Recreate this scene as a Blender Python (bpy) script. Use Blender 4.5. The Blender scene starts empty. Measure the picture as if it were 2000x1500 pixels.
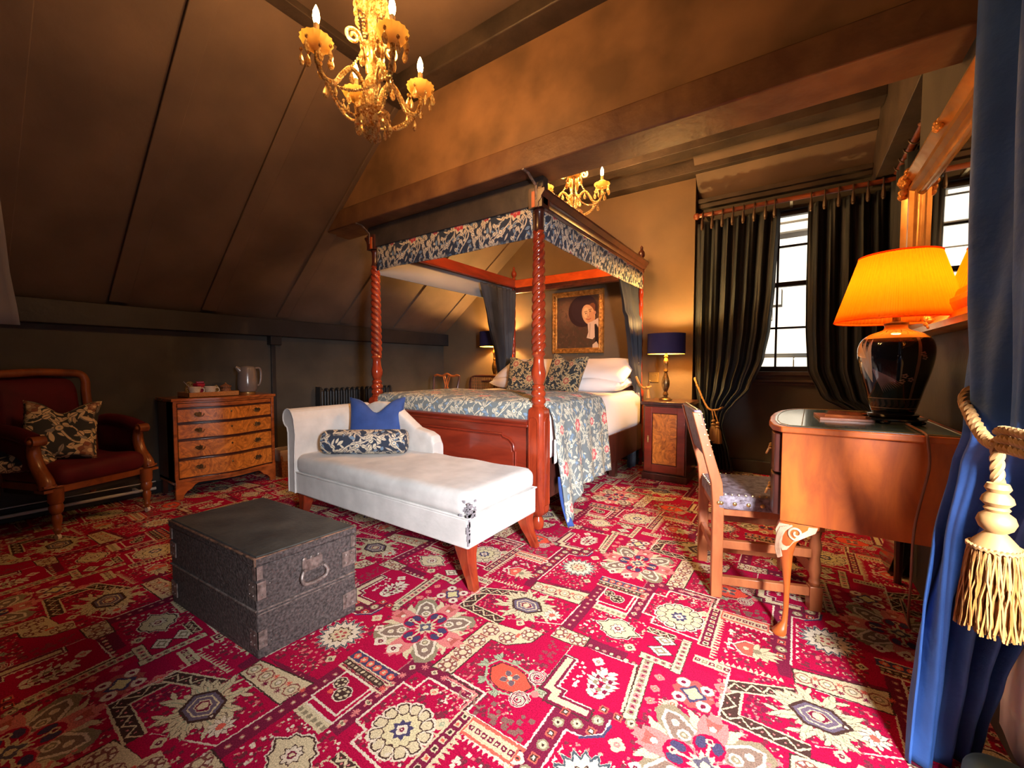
import bpy, math, random
import numpy as np
from mathutils import Vector, Matrix
R = math.radians
PI = math.pi
SC = bpy.context.scene
COL = SC.collection
rnd = random.Random(7)

# ------------------------------------------------------------------ camera, world, exposure
cam_d = bpy.data.cameras.new('camera')
cam = bpy.data.objects.new('camera', cam_d)
COL.objects.link(cam)
cam.location = (0, 0, 1.0)
cam.rotation_euler = (R(90 - 2.52), 0, R(34.45))
cam_d.sensor_fit = 'HORIZONTAL'
cam_d.sensor_width = 36.0
cam_d.lens = 801.0 / 2000.0 * 36.0
cam_d.clip_start = 0.02
SC.camera = cam

SC.view_settings.view_transform = 'Standard'
SC.view_settings.look = 'None'
SC.view_settings.gamma = 1
SC.view_settings.exposure = 0.25
SC.view_settings.use_curve_mapping = False

world = bpy.data.worlds.new('sky')
SC.world = world
world.use_nodes = True
bgn = world.node_tree.nodes['Background']
bgn.inputs[0].default_value = (0.75, 0.87, 1.0, 1)
bgn.inputs[1].default_value = 0.35


def lamp(name, kind, loc, power, color, size=0.03, rot=None, size_y=None, parent=None, spot=None):
    d = bpy.data.lights.new(name, kind)
    d.energy = power
    d.color = color
    if kind == 'AREA':
        d.shape = 'RECTANGLE'
        d.size = size
        d.size_y = size_y or size
    elif kind == 'SUN':
        d.angle = size
    else:
        d.shadow_soft_size = size
    o = bpy.data.objects.new(name, d)
    COL.objects.link(o)
    o.location = loc
    if rot is not None:
        o.rotation_euler = rot
    if parent is not None:
        o.parent = parent
    return o


def look_rot(frm, to):
    return (Vector(to) - Vector(frm)).to_track_quat('-Z', 'Y').to_euler()


# daylight that falls through the small window on the right, beside the camera
_w = lamp('window_daylight', 'AREA', (0.84, -0.06, 1.25), 51, (0.97, 0.97, 1.0), 0.24, look_rot((0.84, -0.06, 1.25), (-0.85, 2.05, 0.20)), 0.56)
_w.data.spread = R(80)
# the sun outdoors, shining on the facade across the street
lamp('sunlight', 'SUN', (0, 2, 8), 13.0, (1.0, 0.97, 0.9), R(1), look_rot((0, 0, 0), (0.25, 0.9, -0.55)))

WARM = (1.0, 0.48, 0.15)

# ------------------------------------------------------------------ mesh helpers


class MB:
    def __init__(s):
        s.v = []
        s.f = []

    def add(s, vs, fs):
        n = len(s.v)
        s.v += [tuple(p) for p in vs]
        s.f += [tuple(i + n for i in f) for f in fs]
        return s

    def mark(s):
        return len(s.v)

    def xf(s, m, start=0):
        for i in range(start, len(s.v)):
            s.v[i] = tuple(m @ Vector(s.v[i]))
        return s

    def bx(s, x0, x1, y0, y1, z0, z1):
        vs = [(x, y, z) for z in (z0, z1) for y in (y0, y1) for x in (x0, x1)]
        return s.add(vs, [(0, 2, 3, 1), (4, 5, 7, 6), (0, 1, 5, 4), (2, 6, 7, 3), (0, 4, 6, 2), (1, 3, 7, 5)])

    def bc(s, c, d, rot=None):
        k = s.mark()
        s.bx(-d[0] / 2, d[0] / 2, -d[1] / 2, d[1] / 2, -d[2] / 2, d[2] / 2)
        m = Matrix.Translation(c)
        if rot is not None:
            m = m @ (rot if isinstance(rot, Matrix) else Matrix.Rotation(rot, 4, 'Z'))
        return s.xf(m, k)

    def grid(s, fn, nu, nv, cu=False, cv=False, flip=False):
        n0 = len(s.v)
        for j in range(nv if cv else nv + 1):
            for i in range(nu if cu else nu + 1):
                s.v.append(tuple(fn(i / nu, j / nv)))
        W = nu if cu else nu + 1
        H = nv if cv else nv + 1
        for j in range(nv):
            for i in range(nu):
                a = n0 + j * W + i
                b = n0 + j * W + (i + 1) % W
                c = n0 + ((j + 1) % H) * W + (i + 1) % W
                d = n0 + ((j + 1) % H) * W + i
                s.f.append((a, d, c, b) if flip else (a, b, c, d))
        return s

    def lathe(s, prof, c=(0, 0, 0), n=24, rf=None, cap=True, sq=1.0):
        n0 = len(s.v)
        for (r, z) in prof:
            for i in range(n):
                t = 2 * PI * i / n
                rr = r * (rf(t, z) if rf else 1)
                s.v.append((c[0] + rr * math.cos(t), c[1] + rr * math.sin(t) * sq, c[2] + z))
        for j in range(len(prof) - 1):
            for i in range(n):
                k = (i + 1) % n
                s.f.append((n0 + j * n + i, n0 + j * n + k, n0 + (j + 1) * n + k, n0 + (j + 1) * n + i))
        if cap:
            if prof[0][0] > 1e-5:
                s.f.append(tuple(n0 + i for i in range(n - 1, -1, -1)))
            if prof[-1][0] > 1e-5:
                m = n0 + (len(prof) - 1) * n
                s.f.append(tuple(m + i for i in range(n)))
        return s

    def tube(s, path, r, n=8, closed=False, caps=True, flat=1.0, up0=(0, 0, 1)):
        P = [Vector(p) for p in path]
        m = len(P)
        rs = r if isinstance(r, (list, tuple)) else [r] * m
        up = Vector(up0)
        n0 = len(s.v)
        for i in range(m):
            if closed:
                t = P[(i + 1) % m] - P[i - 1]
            else:
                t = P[min(i + 1, m - 1)] - P[max(i - 1, 0)]
            if t.length < 1e-9:
                t = Vector((0, 0, 1))
            t.normalize()
            u = up - t * up.dot(t)
            if u.length < 1e-4:
                u = Vector((1, 0, 0)) - t * t.x
                if u.length < 1e-4:
                    u = Vector((0, 1, 0)) - t * t.y
            u.normalize()
            up = u
            w = t.cross(u)
            for k in range(n):
                a = 2 * PI * k / n
                q = P[i] + u * (math.cos(a) * rs[i]) + w * (math.sin(a) * rs[i] * flat)
                s.v.append(tuple(q))
        mm = m if closed else m - 1
        for i in range(mm):
            for k in range(n):
                a = n0 + i * n + k
                b = n0 + i * n + (k + 1) % n
                c = n0 + ((i + 1) % m) * n + (k + 1) % n
                d = n0 + ((i + 1) % m) * n + k
                s.f.append((a, b, c, d))
        if caps and not closed:
            s.f.append(tuple(n0 + k for k in range(n - 1, -1, -1)))
            s.f.append(tuple(n0 + (m - 1) * n + k for k in range(n)))
        return s

    def prism(s, poly, h0, h1, plane='XZ'):
        """extrude a 2D outline: XZ outlines run along Y, XY along Z, YZ along X"""
        n = len(poly)
        vs = []
        for h in (h0, h1):
            for (a, b) in poly:
                vs.append({'XZ': (a, h, b), 'XY': (a, b, h), 'YZ': (h, a, b)}[plane])
        fs = [tuple(range(n)), tuple(range(2 * n - 1, n - 1, -1))]
        for i in range(n):
            k = (i + 1) % n
            fs.append((k, i, n + i, n + k))
        return s.add(vs, fs)

    def ball(s, c, r, n=12, m=8, sc=(1, 1, 1)):
        k = s.mark()
        s.lathe([(r * math.sin(PI * j / m) + (1e-6 if j in (0, m) else 0), -r * math.cos(PI * j / m)) for j in range(m + 1)], (0, 0, 0), n, cap=False)
        return s.xf(Matrix.Translation(c) @ Matrix.Diagonal((sc[0], sc[1], sc[2], 1)), k)

    def build(s, name, mat, parent=None, W=False, sm=True, bev=0, solid=0, sub=0, ang=38, uv=None):
        me = bpy.data.meshes.new(name)
        vs = s.v
        if W and parent is not None:
            o = parent.matrix_basis.inverted() if True else None
            vs = [tuple(o @ Vector(p)) for p in vs]
        me.from_pydata(vs, [], s.f)
        me.validate()
        import bmesh
        bm = bmesh.new()
        bm.from_mesh(me)
        bmesh.ops.recalc_face_normals(bm, faces=bm.faces)
        bm.to_mesh(me)
        bm.free()
        if uv is not None:
            L = me.uv_layers.new(name='UVMap')
            for lp in me.loops:
                L.data[lp.index].uv = uv(s.v[lp.vertex_index])
        if sm:
            me.polygons.foreach_set('use_smooth', [True] * len(me.polygons))
            me.set_sharp_from_angle(angle=R(ang))
        me.update()
        if mat is not None:
            me.materials.append(mat)
        o = bpy.data.objects.new(name, me)
        COL.objects.link(o)
        if parent is not None:
            o.parent = parent
        if solid:
            q = o.modifiers.new('solid', 'SOLIDIFY')
            q.thickness = solid
            q.offset = 0
        if bev:
            q = o.modifiers.new('bevel', 'BEVEL')
            q.width = bev
            q.segments = 2
            q.limit_method = 'ANGLE'
            q.angle_limit = R(40)
            q.harden_normals = False
        if sub:
            q = o.modifiers.new('sub', 'SUBSURF')
            q.levels = sub
            q.render_levels = sub
        return o


def thing(name, label, cat, loc=(0, 0, 0), rotz=0, group=None):
    o = bpy.data.objects.new(name, None)
    COL.objects.link(o)
    o.empty_display_size = 0.1
    o.location = loc
    o.rotation_euler = (0, 0, rotz)
    o.matrix_basis = Matrix.Translation(loc) @ Matrix.Rotation(rotz, 4, 'Z')
    o['label'] = label
    o['category'] = cat
    if group:
        o['group'] = group
    return o


def tag(o, label, cat, group=None):
    o['label'] = label
    o['category'] = cat
    if group:
        o['group'] = group
    return o


def struct(mb, name, mat, **k):
    o = mb.build(name, mat, **k)
    o['kind'] = 'structure'
    return o


def dup(root, loc=None, rotz=None, label=None, group=None):
    r = root.copy()
    COL.objects.link(r)
    if loc is not None:
        r.location = loc
    if rotz is not None:
        r.rotation_euler = (0, 0, rotz)
    if label:
        r['label'] = label
    if group:
        r['group'] = group
    for ch in list(root.children):
        c = ch.copy()
        COL.objects.link(c)
        c.parent = r
        for g in list(ch.children):
            d = g.copy()
            COL.objects.link(d)
            d.parent = c
    return r


def interp(tab, x):
    """piecewise smooth interpolation; tab = [(x, a, b...)] ascending in x"""
    if x <= tab[0][0]:
        return tab[0][1:]
    for p, q in zip(tab, tab[1:]):
        if x <= q[0]:
            t = (x - p[0]) / (q[0] - p[0])
            t = t * t * (3 - 2 * t) * 0.5 + t * 0.5
            return tuple(a + (b - a) * t for a, b in zip(p[1:], q[1:]))
    return tab[-1][1:]


def spline(pts, n=8):
    P = [Vector(p) for p in pts]
    P = [P[0] * 2 - P[1]] + P + [P[-1] * 2 - P[-2]]
    out = []
    for i in range(1, len(P) - 2):
        for k in range(n):
            t = k / n
            a, b, c, d = P[i - 1], P[i], P[i + 1], P[i + 2]
            out.append(0.5 * ((2 * b) + (c - a) * t + (2 * a - 5 * b + 4 * c - d) * t * t + (3 * b - a - 3 * c + d) * t ** 3))
    out.append(P[-2])
    return out


# ------------------------------------------------------------------ raster helpers for woven and painted patterns


class Tile:
    """a pattern drawn by code into an image; wraps around its lattice (vectors va, vb in metres)"""

    def __init__(s, n, va, vb, bg, wrap=True):
        s.n = n
        s.wrap = wrap
        m = np.array([[va[0], vb[0]], [va[1], vb[1]]], float)
        s.inv = np.linalg.inv(m)
        s.px = np.empty((n, n, 3), np.float32)
        s.px[:] = bg

    def poly(s, pts, col):
        q = (s.inv @ np.array(pts, float).T).T * s.n
        x0, y0 = np.floor(q.min(0)).astype(int)
        x1, y1 = np.ceil(q.max(0)).astype(int)
        if not s.wrap:
            x0, y0 = max(x0, 0), max(y0, 0)
            x1, y1 = min(x1, s.n), min(y1, s.n)
        if x1 <= x0 or y1 <= y0:
            return
        X = np.arange(x0, x1) + 0.5
        Y = np.arange(y0, y1) + 0.5
        ins = np.zeros((len(Y), len(X)), bool)
        m = len(q)
        for i in range(m):
            ax, ay = q[i]
            bx_, by_ = q[(i + 1) % m]
            if ay == by_:
                continue
            lo, hi = (ay, by_) if ay < by_ else (by_, ay)
            rows = np.nonzero((Y >= lo) & (Y < hi))[0]
            if len(rows) == 0:
                continue
            xi = ax + (Y[rows] - ay) * (bx_ - ax) / (by_ - ay)
            ins[rows] ^= X[None, :] > xi[:, None]
        jj, ii = np.nonzero(ins)
        s.px[(jj + y0) % s.n, (ii + x0) % s.n] = col

    def line(s, pts, w, col, closed=False):
        P = [np.array(p, float) for p in pts]
        if closed:
            P.append(P[0])
        for a, b in zip(P, P[1:]):
            d = b - a
            L = math.hypot(*d)
            if L < 1e-9:
                continue
            d = d / L
            nn = np.array([-d[1], d[0]]) * w / 2
            e = d * w / 2
            s.poly([a - e + nn, b + e + nn, b + e - nn, a - e - nn], col)

    def disc(s, c, r, col, n=12, ry=None, rot=0):
        ry = ry or r
        cr, sr = math.cos(rot), math.sin(rot)
        s.poly([(c[0] + r * math.cos(t) * cr - ry * math.sin(t) * sr, c[1] + r * math.cos(t) * sr + ry * math.sin(t) * cr) for t in [2 * PI * (i + .5) / n for i in range(n)]], col)

    def rect(s, x0, y0, x1, y1, col):
        s.poly([(x0, y0), (x1, y0), (x1, y1), (x0, y1)], col)

    def leaf(s, a, b, w, col, out=None, vein=None):
        a = np.array(a, float)
        b = np.array(b, float)
        d = b - a
        L = math.hypot(*d)
        nn = np.array([-d[1], d[0]]) / L

        def sh(ww, e):
            up = [a + d * t + nn * ww * math.sin(PI * t) ** .8 * (1.2 - .4 * t) for t in np.linspace(0, 1, 7)]
            dn = [a + d * t - nn * ww * math.sin(PI * t) ** .8 * (1.2 - .4 * t) for t in np.linspace(1, 0, 7)]
            return up + dn[1:-1]
        if out is not None:
            s.poly(sh(w * 1.0 + .0016, 0), out)
        s.poly(sh(w, 0), col)
        if vein is not None:
            s.line([a, b], w * .25, vein)

    def image(s, name):
        n = s.n
        im = bpy.data.images.new(name, n, n, alpha=False)
        a = np.ones((n, n, 4), np.float32)
        c = np.clip(s.px, 0, 1)
        a[..., :3] = np.where(c <= .0031308, c * 12.92, 1.055 * np.power(c, 1 / 2.4) - .055)
        im.pixels.foreach_set(a.ravel())
        im.update()
        im.pack()
        return im
# ------------------------------------------------------------------ materials


def NT(m):
    m.use_nodes = True
    return m.node_tree, m.node_tree.nodes, m.node_tree.links


def mat(name, col, rough=0.5, metal=0.0, spec=0.5, noise=None, bump=0.0, bscale=60, sheen=0, coat=0, emis=None, estr=0, trans=0):
    m = bpy.data.materials.new(name)
    t, N, L = NT(m)
    b = N['Principled BSDF']
    b.inputs['Base Color'].default_value = (*col, 1)
    b.inputs['Roughness'].default_value = rough
    b.inputs['Metallic'].default_value = metal
    b.inputs['Specular IOR Level'].default_value = spec
    if sheen:
        b.inputs['Sheen Weight'].default_value = sheen
        b.inputs['Sheen Roughness'].default_value = 0.35
        b.inputs['Sheen Tint'].default_value = (min(1, col[0] * 4 + .15), min(1, col[1] * 4 + .15), min(1, col[2] * 4 + .15), 1)
    if coat:
        b.inputs['Coat Weight'].default_value = coat
        b.inputs['Coat Roughness'].default_value = 0.08
    if emis:
        b.inputs['Emission Color'].default_value = (*emis, 1)
        b.inputs['Emission Strength'].default_value = estr
    if trans:
        b.inputs['Transmission Weight'].default_value = trans
    tc = N.new('ShaderNodeTexCoord')
    if noise:
        c2, sc = noise
        nz = N.new('ShaderNodeTexNoise')
        nz.inputs['Scale'].default_value = sc
        nz.inputs['Detail'].default_value = 6
        L.new(tc.outputs['Object'], nz.inputs['Vector'])
        rp = N.new('ShaderNodeValToRGB')
        rp.color_ramp.elements[0].position = .35
        rp.color_ramp.elements[1].position = .68
        rp.color_ramp.elements[0].color = (*c2, 1)
        rp.color_ramp.elements[1].color = (*col, 1)
        L.new(nz.outputs['Fac'], rp.inputs['Fac'])
        L.new(rp.outputs['Color'], b.inputs['Base Color'])
    if bump:
        n2 = N.new('ShaderNodeTexNoise')
        n2.inputs['Scale'].default_value = bscale
        n2.inputs['Detail'].default_value = 4
        L.new(tc.outputs['Object'], n2.inputs['Vector'])
        bp = N.new('ShaderNodeBump')
        bp.inputs['Strength'].default_value = bump
        bp.inputs['Distance'].default_value = 0.01
        L.new(n2.outputs['Fac'], bp.inputs['Height'])
        L.new(bp.outputs['Normal'], b.inputs['Normal'])
    return m


def wood(name, c1, c2, rough=.3, scale=(3, 3, 22), coat=.3, turb=4, burl=False):
    """streaky (or burled) polished wood; grain runs along the axis with the small scale"""
    m = bpy.data.materials.new(name)
    t, N, L = NT(m)
    b = N['Principled BSDF']
    tc = N.new('ShaderNodeTexCoord')
    mp = N.new('ShaderNodeMapping')
    mp.inputs['Scale'].default_value = scale
    L.new(tc.outputs['Object'], mp.inputs['Vector'])
    nz = N.new('ShaderNodeTexNoise')
    nz.inputs['Scale'].default_value = 2.2 if not burl else 4.2
    nz.inputs['Detail'].default_value = 9
    nz.inputs['Roughness'].default_value = .62
    nz.inputs['Distortion'].default_value = turb * (.35 if not burl else .8)
    L.new(mp.outputs['Vector'], nz.inputs['Vector'])
    rp = N.new('ShaderNodeValToRGB')
    rp.color_ramp.elements[0].position = .32
    rp.color_ramp.elements[1].position = .66
    rp.color_ramp.elements[0].color = (*c2, 1)
    rp.color_ramp.elements[1].color = (*c1, 1)
    L.new(nz.outputs['Fac'], rp.inputs['Fac'])
    L.new(rp.outputs['Color'], b.inputs['Base Color'])
    b.inputs['Roughness'].default_value = rough
    b.inputs['Coat Weight'].default_value = coat
    b.inputs['Coat Roughness'].default_value = .12
    bp = N.new('ShaderNodeBump')
    bp.inputs['Strength'].default_value = .12
    bp.inputs['Distance'].default_value = .002
    L.new(nz.outputs['Fac'], bp.inputs['Height'])
    L.new(bp.outputs['Normal'], b.inputs['Normal'])
    return m


def fabric_img(name, im, size, mode='BOX', rough=.85, tint=(1, 1, 1), bump=.25, sheen=.04, coords='Object', rot=(0, 0, 0)):
    m = bpy.data.materials.new(name)
    t, N, L = NT(m)
    b = N['Principled BSDF']
    tc = N.new('ShaderNodeTexCoord')
    tx = N.new('ShaderNodeTexImage')
    tx.image = im
    tx.extension = 'REPEAT'
    if mode == 'BOX':
        tx.projection = 'BOX'
        tx.projection_blend = .15
        mp = N.new('ShaderNodeMapping')
        mp.inputs['Scale'].default_value = (1 / size, 1 / size, 1 / size)
        mp.inputs['Rotation'].default_value = rot
        L.new(tc.outputs[coords], mp.inputs['Vector'])
        L.new(mp.outputs['Vector'], tx.inputs['Vector'])
    else:
        L.new(tc.outputs['UV'], tx.inputs['Vector'])
    mx = N.new('ShaderNodeMix')
    mx.data_type = 'RGBA'
    mx.blend_type = 'MULTIPLY'
    mx.inputs[0].default_value = 1
    L.new(tx.outputs['Color'], mx.inputs[6])
    mx.inputs[7].default_value = (*tint, 1)
    L.new(mx.outputs[2], b.inputs['Base Color'])
    b.inputs['Roughness'].default_value = rough
    b.inputs['Specular IOR Level'].default_value = .25
    b.inputs['Sheen Weight'].default_value = sheen
    nz = N.new('ShaderNodeTexNoise')
    nz.inputs['Scale'].default_value = 350
    L.new(tc.outputs['Object'], nz.inputs['Vector'])
    bp = N.new('ShaderNodeBump')
    bp.inputs['Strength'].default_value = bump
    bp.inputs['Distance'].default_value = .002
    L.new(nz.outputs['Fac'], bp.inputs['Height'])
    L.new(bp.outputs['Normal'], b.inputs['Normal'])
    return m


# ---- the carpet: a repeating patchwork of framed panels, woven motifs and bands
A_ = (0.512, 0.968)
B_ = (0.980, 0.010)
CR = (.46, .006, .055)
CR2 = (.42, .006, .05)
MA = (.20, .016, .05)
CM = (.70, .58, .36)
CW = (.80, .68, .52)
DK = (.075, .035, .03)
SA = (.78, .13, .09)
PK = (.72, .22, .20)
OL = (.30, .24, .15)
NV = (.075, .06, .13)
GR = (.38, .42, .27)
YE = (.72, .62, .30)
T = Tile(1500, B_, A_, CR)
rr = random.Random(3)


def dots(x0, y0, x1, y1, n, col, r=.004, seed=1):
    q = random.Random(seed)
    for _ in range(n):
        x, y = q.uniform(x0, x1), q.uniform(y0, y1)
        k = q.random()
        if k < .5:
            T.disc((x, y), r, col, 6)
        else:
            T.disc((x, y), r * 1.5, col, 4)


def infill(x0, y0, x1, y1, seed, d=240):
    n = int((x1 - x0) * (y1 - y0) * d * 6)
    dots(x0, y0, x1, y1, n, PK, .0035, seed)
    dots(x0, y0, x1, y1, n, CM, .003, seed + 1)
    dots(x0, y0, x1, y1, n, (.20, .03, .05), .006, seed + 2)


def spike_ring(c, r0, r1, n, col, rot=0, sx=1, sy=1, duty=.5):
    P = []
    for i in range(n):
        for (f, r) in ((-.5 * duty - .25, r0), (-.22, (r0 + r1) / 2), (0, r1), (.22, (r0 + r1) / 2), (.5 * duty + .25, r0)):
            t = 2 * PI * (i + f * .98) / n + rot
            P.append((c[0] + r * math.cos(t) * sx, c[1] + r * math.sin(t) * sy))
    T.poly(P, col)


def starflower(c, r, c1=CM, c2=DK, c3=CM):
    for k in range(4):
        t = k * PI / 2
        T.disc((c[0] + r * .6 * math.cos(t), c[1] + r * .6 * math.sin(t)), r * .5, c1, 8)
    for k in range(4):
        t = k * PI / 2 + PI / 4
        T.disc((c[0] + r * .6 * math.cos(t), c[1] + r * .6 * math.sin(t)), r * .28, c1, 6)
    T.disc(c, r * .42, c2, 8)
    T.disc(c, r * .18, c3, 6)


def cross4(c, r, c1=SA):
    for k in range(8):
        t = k * PI / 4
        T.line([c, (c[0] + r * math.cos(t), c[1] + r * math.sin(t))], r * .32, c1)


def octagon(c, r):
    t8 = [2 * PI * (k + .5) / 8 for k in range(8)]
    T.poly([(c[0] + r * math.cos(t), c[1] + r * math.sin(t)) for t in t8], (.25, .08, .07))
    for k in range(8):
        t = 2 * PI * k / 8
        w = .19
        T.poly([(c[0] + r * q * math.cos(t + s), c[1] + r * q * math.sin(t + s)) for q, s in ((.88, -w * 1.5), (.88, w * 1.5), (.55, w * 1.1), (.55, -w * 1.1))], CW if k % 2 else CM)
    T.disc(c, r * .40, CM, 8)


def zigband(p, q, w, base=CM, z1=DK, per=.055):
    p = np.array(p, float)
    q = np.array(q, float)
    d = q - p
    L = math.hypot(*d)
    d /= L
    n = np.array([-d[1], d[0]])
    T.poly([p, q, q + n * w, p + n * w], base)
    m = max(2, int(round(L / per)))
    e = w * .13
    T.poly([p + n * e, q + n * e, q + n * (w - e), p + n * (w - e)], z1)
    pts = []
    pt2 = []
    for i in range(2 * m + 1):
        s = L * i / (2 * m)
        h = w * (.26 if i % 2 else .74)
        pts.append(p + d * s + n * h)
        pt2.append(p + d * (s + .000) + n * (w * (.18 if i % 2 else .58)))
    T.line(pts, .0055, CM)
    for i in range(2 * m):
        s = L * (i + .5) / (2 * m)
        T.disc(p + d * (L * (i + 1) / (2 * m)) + n * (w * (.62 if i % 2 == 0 else .38)), .004, PK, 4)


def dotband(p, q, w, base, dot, edge=CM, n=None, r=.3, alt=None):
    p = np.array(p, float)
    q = np.array(q, float)
    d = q - p
    L = math.hypot(*d)
    d /= L
    nn = np.array([-d[1], d[0]])
    T.poly([p, q, q + nn * w, p + nn * w], base)
    if edge is not None:
        T.line([p, q], .004, edge)
        T.line([p + nn * w, q + nn * w], .004, edge)
    n = n or max(2, int(L / (w * .9)))
    for i in range(n):
        c = p + d * (L * (i + .5) / n) + nn * w / 2
        T.disc(c, w * r * 1.25, DK, 8)
        T.disc(c, w * r, dot if (alt is None or i % 2) else alt, 8)
        T.disc(c, w * r * .35, base, 6)


# mottled ground
for _ in range(420):
    T.disc((rr.uniform(-1.5, 1), rr.uniform(0, 2)), rr.uniform(.006, .02), CR2 if rr.random() < .6 else (.56, .01, .07), 7, ry=rr.uniform(.004, .012))

# maroon ground of the connecting bands
MAR = MA
T.rect(-1.045, .585, -.993, .953, MAR)
T.rect(-1.045, .897, -.752, .953, MAR)
T.rect(-.80, .868, -.752, .953, MAR)
T.rect(-.768, .60, -.722, .868, MAR)
T.poly([(-.56, .585), (-.492, .585), (-.492, .979), (-.445, .985), (-.402, 1.024), (-.40, 1.08), (-.31, 1.13), (-.36, 1.128), (-.52, 1.05), (-.555, 1.04)], MAR)
T.rect(-.715, 1.37, -.665, 1.73, MAR)
T.rect(-.715, 1.31, -.45, 1.372, MAR)
T.rect(-.53, 1.585, -.48, 1.81, MAR)
T.rect(-1.0, 1.62, -.66, 1.66, MAR)
T.poly([(-1.30, 1.24), (-1.15, 1.10), (-1.13, 1.25), (-1.15, 1.42), (-1.3, 1.42)], (.42, .008, .06))

# ---- round cream flower panel
rp_ = [(-.993, .670), (-.993, .840), (-.945, .840), (-.941, .900), (-.770, .902), (-.768, .617), (-.945, .622), (-.946, .668)]
T.poly(rp_, CR)
infill(-.985, .63, -.775, .89, 101)
T.line(rp_, .0075, CW, True)
c = (-.864, .724)
for k in range(12):
    t = 2 * PI * (k + .5) / 12
    u = (math.cos(t), math.sin(t))
    for (r0, r1, w, col) in ((.03, .093, .021, CW), (.03, .087, .0165, DK), (.03, .083, .0135, CM)):
        n_ = (-u[1], u[0])
        T.poly([(c[0] + u[0] * r0 + n_[0] * w, c[1] + u[1] * r0 + n_[1] * w), (c[0] + u[0] * (r1 - .006) + n_[0] * w, c[1] + u[1] * (r1 - .006) + n_[1] * w),
                (c[0] + u[0] * r1 + n_[0] * w * .6, c[1] + u[1] * r1 + n_[1] * w * .6), (c[0] + u[0] * r1 - n_[0] * w * .6, c[1] + u[1] * r1 - n_[1] * w * .6),
                (c[0] + u[0] * (r1 - .006) - n_[0] * w, c[1] + u[1] * (r1 - .006) - n_[1] * w), (c[0] + u[0] * r0 - n_[0] * w, c[1] + u[1] * r0 - n_[1] * w)], col)
spike_ring(c, .050, .058, 12, DK)
spike_ring(c, .046, .055, 12, (.72, .62, .36))
spike_ring(c, .022, .034, 8, NV)
starflower(c, .017, CW, MA, CW)
starflower((-.785, .80), .02, CM, GR)
starflower((-.885, .868), .014, CM, SA, CM)
for k in range(9):
    T.disc((-.965 + .002 * k, .70 + k * .017), .0045, PK, 4)
dots(-.94, .63, -.78, .66, 8, CW, .004, 5)
dots(-.93, .85, -.80, .885, 9, CW, .004, 6)
for k in range(8):
    starflower((-1.019, .60 + k * .043), .011, CM, DK, CM) if k % 2 else cross4((-1.019, .60 + k * .043), .011, PK)
for k in range(6):
    x = -.985 + k * .043
    starflower((x, .926), .011, CM, DK, CM) if k % 2 else cross4((x, .926), .011, PK)
for k in range(7):
    y = .62 + k * .035
    starflower((-.744, y), .010, CW, DK, CW) if k % 2 else cross4((-.744, y), .010, SA)
T.line([(-1.047, .59), (-1.047, .95)], .004, (.45, .16, .16))

# ---- red lozenge panel with scrolls
red = [(-.892, .953), (-.752, .953), (-.757, .868), (-.562, .868), (-.556, 1.037), (-.603, 1.037), (-.603, 1.062), (-.627, 1.062), (-.626, 1.302), (-.745, 1.300), (-.77, 1.24), (-.826, 1.165), (-.888, 1.160)]
T.poly(red, CR)
infill(-.87, .88, -.64, 1.16, 111)
dots(-.88, .965, -.83, 1.15, 40, (.30, .02, .05), .006, 8)
dots(-.88, .965, -.83, 1.15, 22, PK, .0035, 9)
dots(-.74, .88, -.58, .95, 22, (.25, .12, .10), .008, 10)
dots(-.70, 1.14, -.64, 1.28, 28, (.30, .05, .07), .006, 11)
T.line([(-.556, .868), (-.556, 1.037), (-.603, 1.037), (-.603, 1.062), (-.627, 1.062), (-.626, 1.302)], .007, CW)
for o_, w_, c_ in ((0, .010, CW), (.010, .006, DK), (.018, .008, PK), (.026, .004, CW)):
    T.line([(-.892, .953 - o_), (-.752 - o_ * 1, .953 - o_), (-.757 - o_, .868 - o_ * .2), (-.555, .868 - o_ * .2)] if o_ < .02 else [(-.892, .953 - o_), (-.757 - o_, .93), (-.757 - o_, .868)], w_ * .8, c_)
loz = [(-.802, 1.050), (-.785, 1.085), (-.740, 1.092), (-.692, 1.085), (-.648, 1.050), (-.668, 1.008), (-.730, .992), (-.775, 1.008)]
cc = (-.725, 1.045)
big = [(cc[0] + (p[0] - cc[0]) * 1.25, cc[1] + (p[1] - cc[1]) * 1.28) for p in loz]
T.line(big, .008, GR, True)
for p in big:
    d = ((p[0] - cc[0]) * .32, (p[1] - cc[1]) * .32)
    for s_ in (-.6, 0, .6):
        T.leaf(p, (p[0] + d[0] - d[1] * s_, p[1] + d[1] + d[0] * s_), .007, GR, DK)
T.poly([(cc[0] + (p[0] - cc[0]) * 1.06, cc[1] + (p[1] - cc[1]) * 1.06) for p in loz], DK)
T.poly(loz, (.85, .10, .06))
for k in range(4):
    t = k * PI / 2 + PI / 4
    T.leaf((cc[0] + .008 * math.cos(t), cc[1] + .008 * math.sin(t)), (cc[0] + .036 * math.cos(t), cc[1] + .034 * math.sin(t)), .010, (.16, .10, .12), CM)
T.disc(cc, .009, CM, 8)
for s_, c0 in ((1, (-.655, 1.098)), (-1, (-.655, .99))):
    sp = [(c0[0] + (.006 + .026 * t) * math.cos(s_ * t * 13 + 1), c0[1] + (.006 + .026 * t) * math.sin(s_ * t * 13 + 1)) for t in np.linspace(0, 1, 36)]
    T.line(sp, .009, CW)
    T.line(sp, .0035, MA)
T.disc((-.625, 1.035), .014, PK, 6)
for x in (-.80, -.745, -.69):
    T.line([(x - .02, .915), (x - .01, .90), (x + .012, .90), (x + .02, .915)], .006, (.30, .16, .12))

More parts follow.
